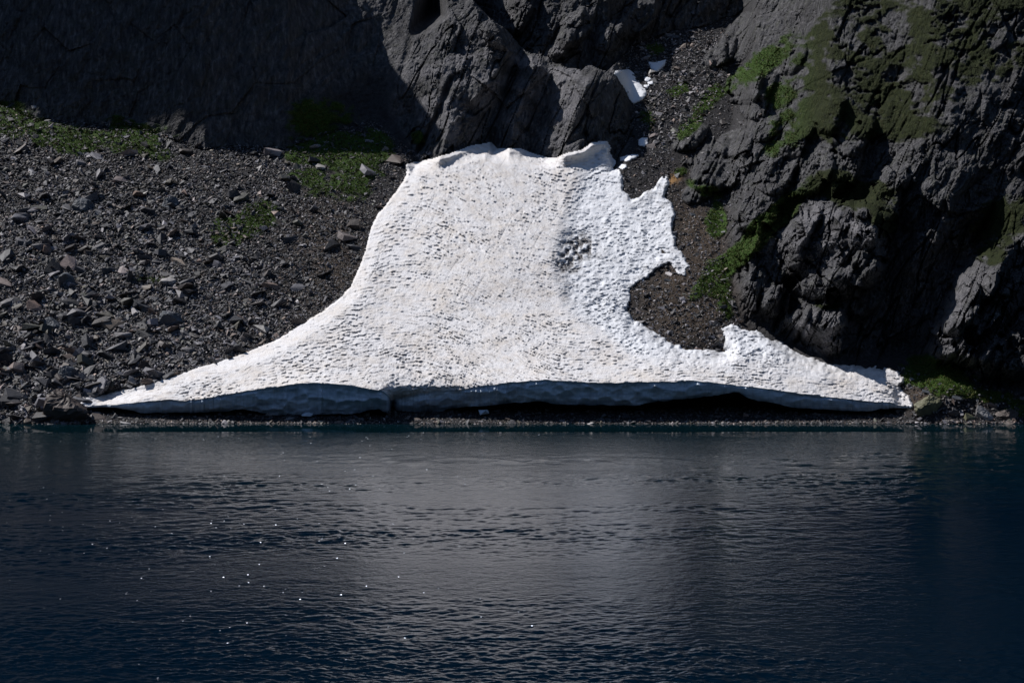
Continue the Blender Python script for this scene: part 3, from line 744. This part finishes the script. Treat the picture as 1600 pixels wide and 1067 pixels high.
# ----------------------------------------------------------------- stones
def rock_shape(seed, n=16, flat=.45, wide=.7):
    import bmesh
    r = random.Random(seed); bm = bmesh.new()
    for _ in range(n):
        v = Vector((r.uniform(-1, 1), r.uniform(-1, 1), r.uniform(-1, 1)))
        m_ = max(abs(c) for c in v); v = v / m_ if r.random() < .75 else v / v.length
        v.x *= .5 * (1 + .1 * r.uniform(-1, 1)); v.y *= .5 * wide; v.z *= .5 * flat
        bm.verts.new(v)
    res = bmesh.ops.convex_hull(bm, input=bm.verts)
    bmesh.ops.delete(bm, geom=[g for g in res['geom_interior'] if isinstance(g, bmesh.types.BMVert)], context='VERTS')
    loose = [v for v in bm.verts if not v.link_faces]
    bmesh.ops.delete(bm, geom=loose, context='VERTS')
    bmesh.ops.triangulate(bm, faces=bm.faces[:])
    bm.verts.index_update()
    vs = np.array([v.co[:] for v in bm.verts], np.float32); fs = np.array([[v.index for v in f.verts] for f in bm.faces], np.int32)
    bm.free(); return vs, fs
SHAPES = [rock_shape(i, 7 + i % 4, [.22, .35, .5, .28, .18, .6][i % 6], [.75, .6, .85, .5][i % 4]) for i in range(12)]
SHAPE_ME = []
for k, (v, f) in enumerate([rock_shape(50 + i, 13, [.24, .38, .55, .30, .2, .62][i % 6], [.75, .6, .85, .5][i % 4]) for i in range(14)]):
    me = make_mesh('stone', v, tris=f, smooth=False); me.materials.append(SLATE); SHAPE_ME.append(me)

BOULDER_ME = []
def boulder(seed):
    nu, nv = 44, 26
    u, v = np.meshgrid(np.linspace(0, 2 * np.pi, nu, endpoint=False), np.linspace(-np.pi / 2, np.pi / 2, nv))
    r = np.random.default_rng(seed)
    d = np.stack([np.cos(v) * np.cos(u), np.cos(v) * np.sin(u), np.sin(v)], -1)
    # cut by random planes: a broken block with worn faces
    rad = np.full(u.shape, 9.0)
    for k in range(15):
        nrm = r.normal(size=3); nrm /= np.linalg.norm(nrm); dist = r.uniform(.36, .52)
        c = d @ nrm; rad = np.minimum(rad, np.where(c > .05, dist / np.maximum(c, .05), 9))
    rad = np.minimum(rad, .72)
    f1, e1, _ = facets(u * 2.2 + 9, v * 3.0 + 5, seed * 7 + 1, 1.0, 1.0)
    rad = rad * (1 + .05 * f1 - .06 * np.exp(-e1 * 16) + .05 * fbm(u * 4 + 3, v * 4 + 7, 4, seed))
    p = d * rad[..., None] * np.array([1.0, .8, .78])
    p[:, -1] = (p[:, -1] + p[:, 0]) / 2
    i_ = np.arange(nu * nv).reshape(nv, nu); j_ = np.roll(i_, -1, 1)
    q = np.stack([i_[:-1], j_[:-1], j_[1:], i_[1:]], -1).reshape(-1, 4)
    me = make_mesh('boulder', p.reshape(-1, 3), quads=q, smooth=False); me.materials.append(SLATE); return me
BOULDER_ME = [boulder(i + 3) for i in range(6)]
def rots(n, rng, tiltmax=.5):
    """rotation matrices: lie on a 33 degree slope, random yaw, some tilt"""
    yaw = rng.uniform(0, 2 * np.pi, n); a = math.radians(22) + rng.normal(0, tiltmax, n); b = rng.normal(0, tiltmax, n) - .1
    cz, sz = np.cos(yaw), np.sin(yaw); z = np.zeros(n); o = np.ones(n)
    Rz = np.stack([cz, -sz, z, sz, cz, z, z, z, o], -1).reshape(n, 3, 3)
    ca, sa = np.cos(a), np.sin(a)
    Rx = np.stack([o, z, z, z, ca, -sa, z, sa, ca], -1).reshape(n, 3, 3)
    cb, sb = np.cos(b), np.sin(b)
    Ry = np.stack([cb, z, sb, z, o, z, -sb, z, cb], -1).reshape(n, 3, 3)
    return Ry @ Rx @ Rz
def scatter(pos, size, tint, lum, name, rng, label=None, tilt=.45, sink=.1):
    n = len(pos); R = rots(n, rng, tilt); pick = rng.integers(0, len(SHAPES), n)
    VV, FF, TT, LL = [], [], [], []; off = 0
    for k, (v, f) in enumerate(SHAPES):
        s = np.where(pick == k)[0]
        if not len(s): continue
        sc_ = size[s][:, None, None] * rng.uniform(.8, 1.25, (len(s), 1, 3))
        vv = (v[None] * sc_) @ R[s].transpose(0, 2, 1) + pos[s][:, None]
        ff = f[None] + (np.arange(len(s)) * len(v))[:, None, None] + off
        VV.append(vv.reshape(-1, 3)); FF.append(ff.reshape(-1, 3)); off += len(s) * len(v)
        TT.append(np.repeat(tint[s], len(f))); LL.append(np.repeat(lum[s], len(f)))
    me = make_mesh(name, np.concatenate(VV), tris=np.concatenate(FF), smooth=False, fattrs={'tint': np.concatenate(TT), 'lum': np.concatenate(LL)})
    return link(name, me, SCREE, kind='stuff', label=label)

snow_sd = lambda px, py: sdist(px, py, SNOW_POLY)
def scree_field():
    rng = np.random.default_rng(11)
    n = 110000
    px = rng.uniform(-60, 680, n); py = rng.uniform(150, 668, n)
    rim = curve(SCREE_RIM, px)
    ok = (py > rim - 6) & (snow_sd(px, py) < 3) & ~((px > 124) & (py > 618) & (py > curve(LIP, px)))
    px, py = px[ok], py[ok]
    pos, rk, gr, ea = lookup(px, py)
    # coarser towards the water and to the left, finer by the snow
    coarse = sstep(650, 100, px) * .5 + sstep(250, 640, py) * .6 + .5 * (fbm(px / 60, py / 60, 3, 201))
    fine = sstep(120, 10, -snow_sd(px, py)) * .5
    base = .32 + .32 * np.clip(coarse, 0, 1.2) - .09 * fine
    size = base * (rng.pareto(2.9, len(px)) * .42 + .55)
    size = np.minimum(size, 1.9)
    ok = rng.random(len(px)) > gr * .72
    px, py, pos, size = px[ok], py[ok], pos[ok], size[ok]
    return px, py, pos, size
spx, spy, spos, ssize = scree_field()
order = np.argsort(-ssize)
big = order[:285]; small = np.random.default_rng(5).permutation(order[285:])[:56000]
rg = np.random.default_rng(12)
scatter(spos[small] + np.array([0, -.05, .03]), ssize[small], rg.random(len(small)) ** 1.1 * .98, rg.random(len(small)), 'loose_scree', rg)
COUNT = {}
def stone(px, py, size, k=None, rot=None, label=None, cat='stone', group=None, scale=(1, 1, 1), m=None, name='stone', lift=0.0):
    pos, *_ = lookup(np.array([float(px)]), np.array([float(py)]))
    p = pos[0]; me = SHAPE_ME[random.randrange(len(SHAPE_ME)) if k is None else k] if size < 1.75 or group else BOULDER_ME[int(px) % 6]
    o = bpy.data.objects.new(name, me); COL.objects.link(o)
    o.location = (p[0], p[1] - .04 * size, p[2] + lift * size)
    o.rotation_euler = rot if rot else (math.radians(22) + random.gauss(0, .35), random.gauss(0, .35), random.uniform(0, 6.28))
    o.scale = (size * scale[0], size * scale[1], size * scale[2])
    o['label'] = label; o['category'] = cat
    if group: o['group'] = group
    if m: 
        o.material_slots[0].link = 'OBJECT'; o.material_slots[0].material = m
    return o
LAND = [(96, 648, 'the big brown boulder'), (103, 588, 'the upright dark block'), (212, 596, 'the pale slab at the snow tongue'), (54, 480, 'the pinkish rounded stone'), (134, 475, 'the rose grey slab'),
        (208, 518, 'the small orange stone'), (80, 508, 'the wide bluish slab'), (270, 502, 'the black half-buried block'), (100, 440, 'the dark leaning block'), (265, 320, 'the long standing slab'), (302, 358, 'the pale oval slab'),
        (127, 325, 'the long low sill'), (128, 242, 'the grey wedge on the turf'), (278, 396, 'the bright cube-like stone'), (432, 318, 'the light flat stone'), (235, 438, 'the faint grass patch'), (395, 345, 'the small green patch'),
        (20, 300, 'the bare upper left scree'), (30, 380, 'the left frame edge at half height'), (30, 560, 'the dark lower left corner of the scree'), (560, 250, 'the green hump under the cliff'), (500, 420, 'the snow edge at half height'), (400, 470, 'the snow edge above the tongue'), (340, 530, 'the top of the snow tongue'), (180, 410, 'the middle of the left scree')]
def place_words(px, py):
    d = [(math.hypot(px - x, py - y), x, y, w) for x, y, w in LAND]
    _, x, y, w = min(d)
    dx, dy = px - x, py - y
    if abs(dx) > 1.6 * abs(dy): side = 'right of ' if dx > 0 else 'left of '
    elif abs(dy) > 1.6 * abs(dx): side = 'below ' if dy > 0 else 'above '
    else: side = ('lower right of ' if dx > 0 else 'lower left of ') if dy > 0 else ('upper right of ' if dx > 0 else 'upper left of ')
    far_ = min(d)[0]
    n_ = len((side + w).split())
    return ('just ' if far_ < 22 and n_ < 12 else 'a little ' if far_ < 45 and n_ < 11 else '') + side + w
used = {}
for rank, i in enumerate(big):
    w = 'large' if rank < 60 else 'mid-sized' if rank < 150 else 'smaller'
    kind = ['flat grey slab', 'angular dark stone', 'tilted slate block'][int(i) % 3]
    stone(spx[i], spy[i], ssize[i] * 1.12, label=w + ' ' + kind + ' ' + place_words(spx[i], spy[i]), group='larger loose stones on the scree slope', k=[0, 2, 3][int(i) % 3] + 6 * (int(i) % 2))

# gully, earth slope, bank and shore stones
def field(poly, n, smin, name, seed, tilt=.5, keepgrass=.3, lighter=0.0, maxs=.6):
    rng = np.random.default_rng(seed); P = np.array(poly); px = rng.uniform(P[:, 0].min(), P[:, 0].max(), n); py = rng.uniform(P[:, 1].min(), P[:, 1].max(), n)
    ok = (sdist(px, py, poly) > 0) & (snow_sd(px, py) < 2) ; px, py = px[ok], py[ok]
    pos, rk, gr, ea = lookup(px, py)
    ok = (rng.random(len(px)) > gr * (1 - keepgrass)) & (rng.random(len(px)) > rk * .9); px, py, pos = px[ok], py[ok], pos[ok]
    size = np.minimum(smin * (rng.pareto(2.6, len(px)) * .5 + .6), maxs)
    scatter(pos + np.array([0, -.04, .02]), size, np.clip(rng.random(len(px)) + lighter, 0, 1), rng.random(len(px)), name, rng, tilt=tilt)
field(GULLY, 15000, .27, 'gully_stones', 21, keepgrass=.5, lighter=.1, maxs=1.0)
field([(1000,60),(1130,50),(1120,150),(1085,210),(1040,240),(1005,210),(985,160)], 2600, .42, 'gully_rubble', 23, keepgrass=.5, lighter=.2, maxs=1.3)
field([(1400,570),(1440,585),(1520,590),(1620,625),(1640,668),(1400,668)], 1600, .30, 'bank_stones', 22, lighter=.12, maxs=.9)
field([(935,-10),(1150,-10),(1140,60),(1030,62),(960,130)], 3500, .30, 'gully_stones', 24, keepgrass=.5, lighter=.1, maxs=1.0)
field([(1085,60),(1230,60),(1190,200),(1160,330),(1130,420),(1090,330),(1060,250),(1110,160)], 6000, .26, 'gully_stones', 25, keepgrass=.5, lighter=.1, maxs=.9)
def beach_stones():
    rng = np.random.default_rng(33); n = 6000
    px = rng.uniform(120, 1430, n); py = rng.uniform(636, 663, n)
    pos, *_ = lookup(px, py)
    size = np.minimum(.20 * (rng.pareto(2.2, n) * .6 + .6), .8)
    scatter(pos + np.array([0, -.10, .02]), size, rng.random(n), rng.random(n) * .7, 'beach_stones', rng, tilt=.35)
beach_stones()
def shore_pebbles():
    rng = np.random.default_rng(31); n = 5200
    px = rng.uniform(-60, 1660, n); py = 660.5 + rng.normal(0, 1.6, n)
    py = np.where((rng.random(n) < .25), py - rng.exponential(5, n), py)
    dens = .35 + .65 * sstep(-.25, .25, fbm(px / 50, px * 0, 2, 71)); ok = rng.random(n) < dens
    px, py = px[ok], np.minimum(py[ok], 664)
    pos, *_ = lookup(px, py)
    size = np.minimum(.13 * (rng.pareto(2.2, len(px)) * .6 + .7), .75)
    scatter(pos + np.array([0, -.15, .03]), size, np.clip(rng.random(len(px)) * .5 + .5, 0, 1), .5 + .5 * rng.random(len(px)), 'shore_pebbles', rng, tilt=.35)
shore_pebbles()

def tinted(name, c):
    m = SLATE.copy(); m.name = name
    nt = m.node_tree; b = next(n for n in nt.nodes if n.type == 'BSDF_PRINCIPLED'); n = N(nt)
    co = n.mapped((1, 1, 1)); f = n.noise(co, 1.6, 6, .65)
    col = n.ramp(f, [(.3, tuple(x * .6 for x in c)), (.55, c), (.75, tuple(min(1, x * 1.5) for x in c))])
    for l in list(nt.links):
        if l.to_socket == b.inputs['Base Color']: nt.links.remove(l)
    n.put(b.inputs['Base Color'], col); return m
BROWN = tinted('brown_boulder', (.105, .082, .072)); PINK = tinted('pinkish_stone', (.24, .165, .135)); PALE = tinted('pale_stone', (.30, .29, .29)); BLUEG = tinted('blue_grey_stone', (.10, .11, .125)); LICH = tinted('lichen_boulder', (.17, .165, .095))
special = [
 (98, 646, 4.6, (.5, .15, .2), (1, .8, 1.1), BROWN, 'big cracked brown boulder at the waterline touching the left snow tip', 'boulder', 2, 0),
 (103, 588, 2.0, (1.1, .1, .3), (1, 1, 1.0), BLUEG, 'upright dark blue-grey block a little above the big brown boulder', 'stone', 5, 0),
 (212, 596, 1.6, (.9, .3, .5), (1, 1, 1.3), PALE, 'pale grey slab resting against the upper edge of the snow tongue', 'stone', 4, 0),
 (54, 480, 1.6, (.8, .1, .2), (1, 1, 1.2), PINK, 'pinkish rounded stone on the left scree, alone in its colour', 'stone', 2, 0),
 (134, 475, 1.5, (.6, -.3, .8), (1, 1, 1), PINK, 'rose grey slab a few metres right of the pinkish rounded stone', 'stone', 3, 0),
 (208, 518, 1.0, (.7, -.2, .6), (1, 1, 1), PINK, 'small orange brown stone in the lower middle of the scree', 'stone', 5, 0),
 (80, 508, 2.0, (.6, .2, .2), (1, 1, .8), BLUEG, 'wide bluish slab lying below the pinkish stones', 'stone', 0, 0),
 (270, 502, 2.2, (.5, .2, .1), (1, 1, 1.2), BLUEG, 'large black-looking block half buried in fine scree', 'stone', 5, 0),
 (100, 440, 1.9, (1.2, .2, -.4), (1, 1, 1), BLUEG, 'dark leaning block over a hollow in the left scree', 'stone', 2, 0),
 (265, 320, 2.0, (1.0, .9, .3), (1.0, 1, 1), BLUEG, 'long blue-grey slab standing in the upper scree', 'stone', 3, 0),
 (302, 358, 1.2, (1.0, -.7, .2), (1, 1, 1), PALE, 'leaning pale oval slab beneath the long standing slab', 'stone', 1, 0),
 (127, 325, 2.5, (.9, .1, .1), (1, .8, .9), BLUEG, 'long low dark rock sill in the left upper scree', 'stone', 4, 0),
 (156, 334, 1.0, (.9, .1, .1), (1, .8, .9), PALE, 'blocky grey stone just under the low dark sill', 'stone', 2, 0),
 (128, 242, 1.2, (.8, .5, .1), (1, .8, .9), BLUEG, 'grey wedge lying on the lower edge of the rim turf', 'stone', 3, 0),
 (278, 396, .75, (.9, .1, .3), (1, 1, 1.4), PALE, 'bright white cube-like stone in the middle scree', 'stone', 2, 0),
 (432, 318, 1.1, (.9, .1, .1), (1, .8, .9), PALE, 'light flat stone below the green patch beside the snow', 'stone', 3, 0),
 (395, 328, .8, (.9, .3, .1), (1, .8, .9), PINK, 'rosy stone on the small green patch in the scree', 'stone', 1, 0),
 (155, 654, 1.5, (.5, .1, .1), (1, .8, 1), BROWN, 'grey brown block under the left snow tip at the water', 'stone', 2, 0),
 (196, 661, 1.2, (.2, .1, .1), (1, .8, .7), PALE, 'flat bluish pale stone at the waterline below the snow tongue', 'stone', 0, 0),
 (316, 654, 1.0, (.2, .1, .1), (1, .8, .8), PINK, 'long tan stone on the shore under the left snow wall', 'stone', 0, 0),
 (421, 648, .7, (.6, .5, .3), (1, 1, 1.6), PALE, 'upright pale stone by the water below the left snow wall', 'stone', 2, 0),
 (453, 655, 1.1, (.2, .1, .3), (1, 1, .8), PALE, 'low pale slab beside the upright stone at the waterline', 'stone', 1, 0),
 (747, 658, .9, (.1, .0, .1), (1, .7, .6), PALE, 'single flat whitish stone at the water below the dark hollow', 'stone', 4, 0),
 (1165, 650, .55, (.1, .3, .1), (1, .8, 1.8), PINK, 'small upright tan stone on the shore below the right snow wall', 'stone', 2, 0),
 (1452, 634, 2.5, (.7, -.5, .1), (1, .9, 1.1), LICH, 'large yellow-green lichened boulder at the right snow tip', 'boulder', 5, 0),
 (1514, 653, 1.0, (.6, .1, .3), (1, .8, 1.6), LICH, 'small pointed pale green stone standing at the water', 'stone', 2, 0),
 (1535, 648, 1.8, (.6, .6, .1), (1, .8, 1), PALE, 'dark boulder with one thin bright edge at the waterline', 'boulder', 3, 0),
 (1547, 634, 1.3, (.9, .6, .1), (1, .8, 1), PINK, 'rosy grey block on the bank above the bright-edged boulder', 'stone', 1, 0),
 (1449, 612, 1.1, (.6, .1, .1), (1, .8, .9), BLUEG, 'grey oblong stone at the foot of the grassy knoll', 'stone', 4, 0),
 (1495, 622, 1.2, (.6, .1, .3), (1, .8, 1), BLUEG, 'grey flat block in the middle of the right bank', 'stone', 0, 0),
 (1575, 650, 2.0, (.6, .1, .3), (1, .8, 1.1), BROWN, 'brown block at the water near the right frame edge', 'stone', 2, 0),
 (1490, 648, 1.6, (.9, .5, .3), (1, .8, 1), BROWN, 'dull brown boulder left of the pointed green stone', 'stone', 1, 0),
 (1425, 593, .5, (.6, .1, .3), (1, 1, 1.2), PALE, 'upper white stone beside the right end of the snow', 'stone', 2, 0),
 (1422, 602, .6, (.6, .1, .3), (1, 1, 1.2), PALE, 'lower white stone beside the right end of the snow', 'stone', 5, 0),
 (1083, 336, .6, (.6, .1, .3), (1, 1, 1.2), BLUEG, 'small dark cube-shaped stone on the brown earth slope', 'stone', 2, 0),
 (1132, 362, .8, (.6, -.3, .3), (1, .7, .8), PALE, 'white flake on the grass strip beside the crag', 'stone', 4, 0),
 (1133, 352, .0, (.6, -.3, .3), (1, .7, .8), PALE, '', 'stone', 4, 0),
 (1103, 428, .7, (.6, -.3, .3), (1, .7, .8), PALE, 'white flake at the lower end of the grass strip', 'stone', 4, 0),
 (1048, 352, .0, (0, 0, 0), (1, 1, 1), PALE, '', 'stone', 4, 0),
 (54, 168, .7, (.6, -.3, .3), (1, 1, 1.2), PALE, 'lone pale stone in the shade over the scree rim', 'stone', 2, 0),
]
for (px, py, s, r, scl, m, lab, cat, k, _) in special:
    if s > 0: stone(px, py, s, k=k, rot=r, label=lab, cat=cat, scale=scl, m=m, name='boulder' if cat == 'boulder' else 'stone')
# fallen lumps of snow at the foot of the wall
for (px, py, s, lab) in ((482, 648, 1.3, 'bluish lump of fallen snow leaning on the left snow wall'), (755, 646, 1.2, 'bluish lump of fallen snow in the dark hollow below the right wall')):
    v, f = rock_shape(int(px), 14, .45, .7)
    me = make_mesh('snow_block', v, tris=f, smooth=False, attrs={'base': np.zeros(len(v))}); me.materials.append(ICE)
    o = link('snow_block', me, None, label=lab, cat='snow block'); p = lookup(np.array([px * 1.0]), np.array([py * 1.0]))[0][0]
    o.location = (p[0], p[1] - .8, p[2] + .15); o.scale = (s, s, s); o.rotation_euler = (.2, -.15, .2)

# ----------------------------------------------------------------- turf: small leaf blades in low tufts, far too many to count
def turf():
    rng = np.random.default_rng(41); n = 300000
    px = rng.uniform(-10, 1610, n); py = rng.uniform(-5, 660, n)
    pos, rk, gr, ea = lookup(px, py)
    ok = (rng.random(n) < sstep(.2, 1.0, gr)) & ((px < 1245) | (py > 560)) & (snow_sd(px, py) < 0)
    pos = pos[ok]; m = min(len(pos), 60000); pos = pos[rng.permutation(len(pos))[:m]]; k = 3
    n = m * k
    base = np.repeat(pos, k, 0) + rng.normal(0, .12, (n, 3)) * np.array([1, .5, .4])
    a = rng.uniform(0, 2 * np.pi, n); h = rng.uniform(.05, .17, n); w = rng.uniform(.03, .07, n)
    d = np.stack([np.cos(a), np.sin(a), a * 0], -1)
    tip = base + np.stack([rng.normal(0, .10, n), rng.normal(-.08, .08, n), h], -1)
    v = np.stack([base - d * w[:, None], base + d * w[:, None], tip], 1).reshape(-1, 3); v[:, 1] -= .05
    f = np.arange(len(v)).reshape(-1, 3)
    m_, nt, b = mat('turf_blades'); nn = N(nt)
    c = nn.ramp(nn.attr('tint'), [(0, (.032, .050, .006)), (.5, (.072, .098, .012)), (.8, (.13, .135, .024)), (1, (.15, .12, .045))])
    nn.put(b.inputs['Base Color'], c); b.inputs['Roughness'].default_value = .7
    link('turf', make_mesh('turf', v, tris=f, smooth=False, fattrs={'tint': np.repeat(rng.random(m), k)}), m_, kind='stuff')
turf()

# ----------------------------------------------------------------- lake
def lake():
    m, nt, b = mat('lake_water'); n = N(nt)
    b.inputs['Roughness'].default_value = 0.03
    b.inputs['IOR'].default_value = 1.115
    t = n.new('ShaderNodeTexCoord'); sep = n.new('ShaderNodeSeparateXYZ'); n.put(sep.inputs[0], t.outputs['Object'])
    shal = n.new('ShaderNodeMapRange'); n.put(shal.inputs['Value'], sep.outputs['Y']); shal.inputs['From Min'].default_value = -70; shal.inputs['From Max'].default_value = -8
    n.put(b.inputs['Base Color'], n.mix(shal.outputs[0], C(.0003, .0058, .0145), C(.0010, .0105, .0150)))
    edge = n.math('ADD', sep.outputs['Y'], n.math('MULTIPLY', n.noise(n.mapped((.05, .4, 1)), 1.0, 3), 2.0))
    calm = n.new('ShaderNodeMapRange'); n.put(calm.inputs['Value'], edge); calm.inputs['From Min'].default_value = -9.6; calm.inputs['From Max'].default_value = -9.0
    calm.inputs['To Min'].default_value = 1.1; calm.inputs['To Max'].default_value = 0.05
    gust = n.noise(n.mapped((.010, .035, 1)), 1.0, 3, .5)
    gust = n.ramp(gust, [(.35, (.55, .55, .55)), (.65, (1, 1, 1))])
    w1 = n.noise(n.mapped((3.4, 3.8, 1)), 1.0, 3, .6)
    w2 = n.noise(n.mapped((1.1, 1.2, 1)), 1.0, 3, .6)
    nearshore = n.new('ShaderNodeMapRange'); n.put(nearshore.inputs['Value'], sep.outputs['Y']); nearshore.inputs['From Min'].default_value = -60; nearshore.inputs['From Max'].default_value = -15
    h = n.math('ADD', n.math('MULTIPLY', w1, .024), n.math('MULTIPLY', n.math('MULTIPLY', w2, .12), nearshore.outputs[0]))
    lee = n.new('ShaderNodeMapRange'); n.put(lee.inputs['Value'], sep.outputs['Y']); lee.inputs['From Min'].default_value = -75; lee.inputs['From Max'].default_value = -10
    lee.inputs['To Min'].default_value = .9; lee.inputs['To Max'].default_value = 1.1
    h = n.math('MULTIPLY', h, n.math('MULTIPLY', n.math('MULTIPLY', calm.outputs[0], gust), lee.outputs[0]))
    nrm = n.bump(h, 1.0, 1.0)
    # a few capillary facets tip far enough to catch the sun
    vo = n.new('ShaderNodeTexVoronoi'); n.put(vo.inputs['Vector'], n.mapped((3.2, 1.6, 1))); vo.inputs['Scale'].default_value = 1.0
    dot = n.math('LESS_THAN', vo.outputs['Distance'], 0.12)
    wh = n.new('ShaderNodeTexWhiteNoise'); n.put(wh.inputs['Vector'], vo.outputs['Position'])
    drift = n.new('ShaderNodeMapRange'); n.put(drift.inputs['Value'], sep.outputs['X']); drift.inputs['From Min'].default_value = -45; drift.inputs['From Max'].default_value = 15
    drift.inputs['To Min'].default_value = .22; drift.inputs['To Max'].default_value = -.12
    patch = n.ramp(n.math('ADD', n.noise(n.mapped((.03, .05, 1), (0, 0, .3)), 1.0, 3, .6), drift.outputs[0]), [(.42, (0, 0, 0)), (.85, (.28, .28, .28))])
    pick = n.math('LESS_THAN', wh.outputs['Value'], n.math('ADD', patch, .004))
    fac = n.math('MULTIPLY', n.math('MULTIPLY', dot, pick), n.math('LESS_THAN', edge, -9.0))
    off = n.new('ShaderNodeVectorMath', operation='SUBTRACT'); n.put(off.inputs[0], wh.outputs['Color']); off.inputs[1].default_value = (.5, .5, .5)
    sc2 = n.new('ShaderNodeVectorMath', operation='SCALE'); n.put(sc2.inputs[0], off.outputs[0]); sc2.inputs['Scale'].default_value = .20
    ad = n.new('ShaderNodeVectorMath', operation='ADD'); n.put(ad.inputs[0], sc2.outputs[0]); ad.inputs[1].default_value = (-.33, -.61, .71)
    nm = n.new('ShaderNodeVectorMath', operation='NORMALIZE'); n.put(nm.inputs[0], ad.outputs[0])
    mv = n.new('ShaderNodeMix', data_type='VECTOR'); n.put(mv.inputs['Factor'], fac); n.put(mv.inputs[4], nrm); n.put(mv.inputs[5], nm.outputs[0])
    n.put(b.inputs['Normal'], mv.outputs[1])
    n.put(b.inputs['Roughness'], n.math('ADD', .03, n.math('MULTIPLY', fac, .20)))
    n.put(b.inputs['IOR'], n.math('ADD', 1.115, n.math('MULTIPLY', fac, .22)))
    b.inputs['Specular Tint'].default_value = C(.62, .76, 1.0)
    # the visible water is real waves; the mesh is finest where the lake is nearest
    cx_ = np.arange(-60, 1661, 1.8); cy_ = np.concatenate([np.arange(655, 676, 2.0), np.arange(676, 740, 1.2), np.arange(740, 1096, 0.75)])
    A, B = np.meshgrid(cx_, cy_); a_, e_ = slopes(A, B)
    yy = -CAMH / e_ - DIST; xx = a_ * (DIST + yy)
    dy = np.abs(np.gradient(yy, axis=0))
    z = np.zeros_like(xx)
    wind = .75 + 1.3 * fbm(xx / 30, yy / 9, 3, 801)
    ban = yy + 10 * fbm(xx / 26, yy / 8, 3, 802)
    lanes = np.interp(ban, [-125, -112, -104, -94, -88, -82, -70, -45, -11], [1.1, 1.0, .7, .62, 1.25, 1.35, 1.0, .8, .62])
    for lam, sl, sd0 in ((.15, .12, 810), (.21, .14, 811), (.31, .14, 812), (.50, .10, 813), (1.0, .045, 814), (2.4, .015, 815)):
        th = (sd0 % 5 - 2) * .22
        u = (xx * math.cos(th) + yy * math.sin(th)) / (lam * 1.25); v_ = (-xx * math.sin(th) + yy * math.cos(th)) / lam
        z = z + sl * lam * .75 * (vnoise(u, v_, sd0) + .4 * vnoise(u * 1.9 + 3, v_ * 1.9, sd0 + 50)) * sstep(0.9, 1.7, lam / dy) * (1 + (2.2 * sstep(-80, -45, yy) if lam >= .5 else 0))
    z = z * np.clip(wind, .35, 1.4) * lanes * (.03 + .97 * sstep(-8.9, -9.9, yy + 1.6 * fbm(xx / 25, yy * 0, 3, 820)))
    rim = np.minimum(np.minimum(A + 60, 1660 - A) / 20, (1095 - B) / 8); z = z * np.clip(rim, 0, 1)
    z[0] = 0
    V_ = np.stack([xx, yy, z], -1).reshape(-1, 3); i_ = np.arange(len(V_)).reshape(A.shape)
    q = np.stack([i_[1:, :-1], i_[1:, 1:], i_[:-1, 1:], i_[:-1, :-1]], -1).reshape(-1, 4)
    o4 = np.array([(-900, -900, 0), (900, -900, 0), (900, 40, 0), (-900, 40, 0)], float); k = len(V_)
    tl, tr, bl, br = i_[0, 0], i_[0, -1], i_[-1, 0], i_[-1, -1]
    ring = np.array([[k, k + 1, br, bl], [k + 1, k + 2, tr, br], [k + 2, k + 3, tl, tr], [k + 3, k, bl, tl]])
    link('lake', make_mesh('lake', np.concatenate([V_, o4]), quads=np.concatenate([q, ring])), m, kind='structure')
lake()
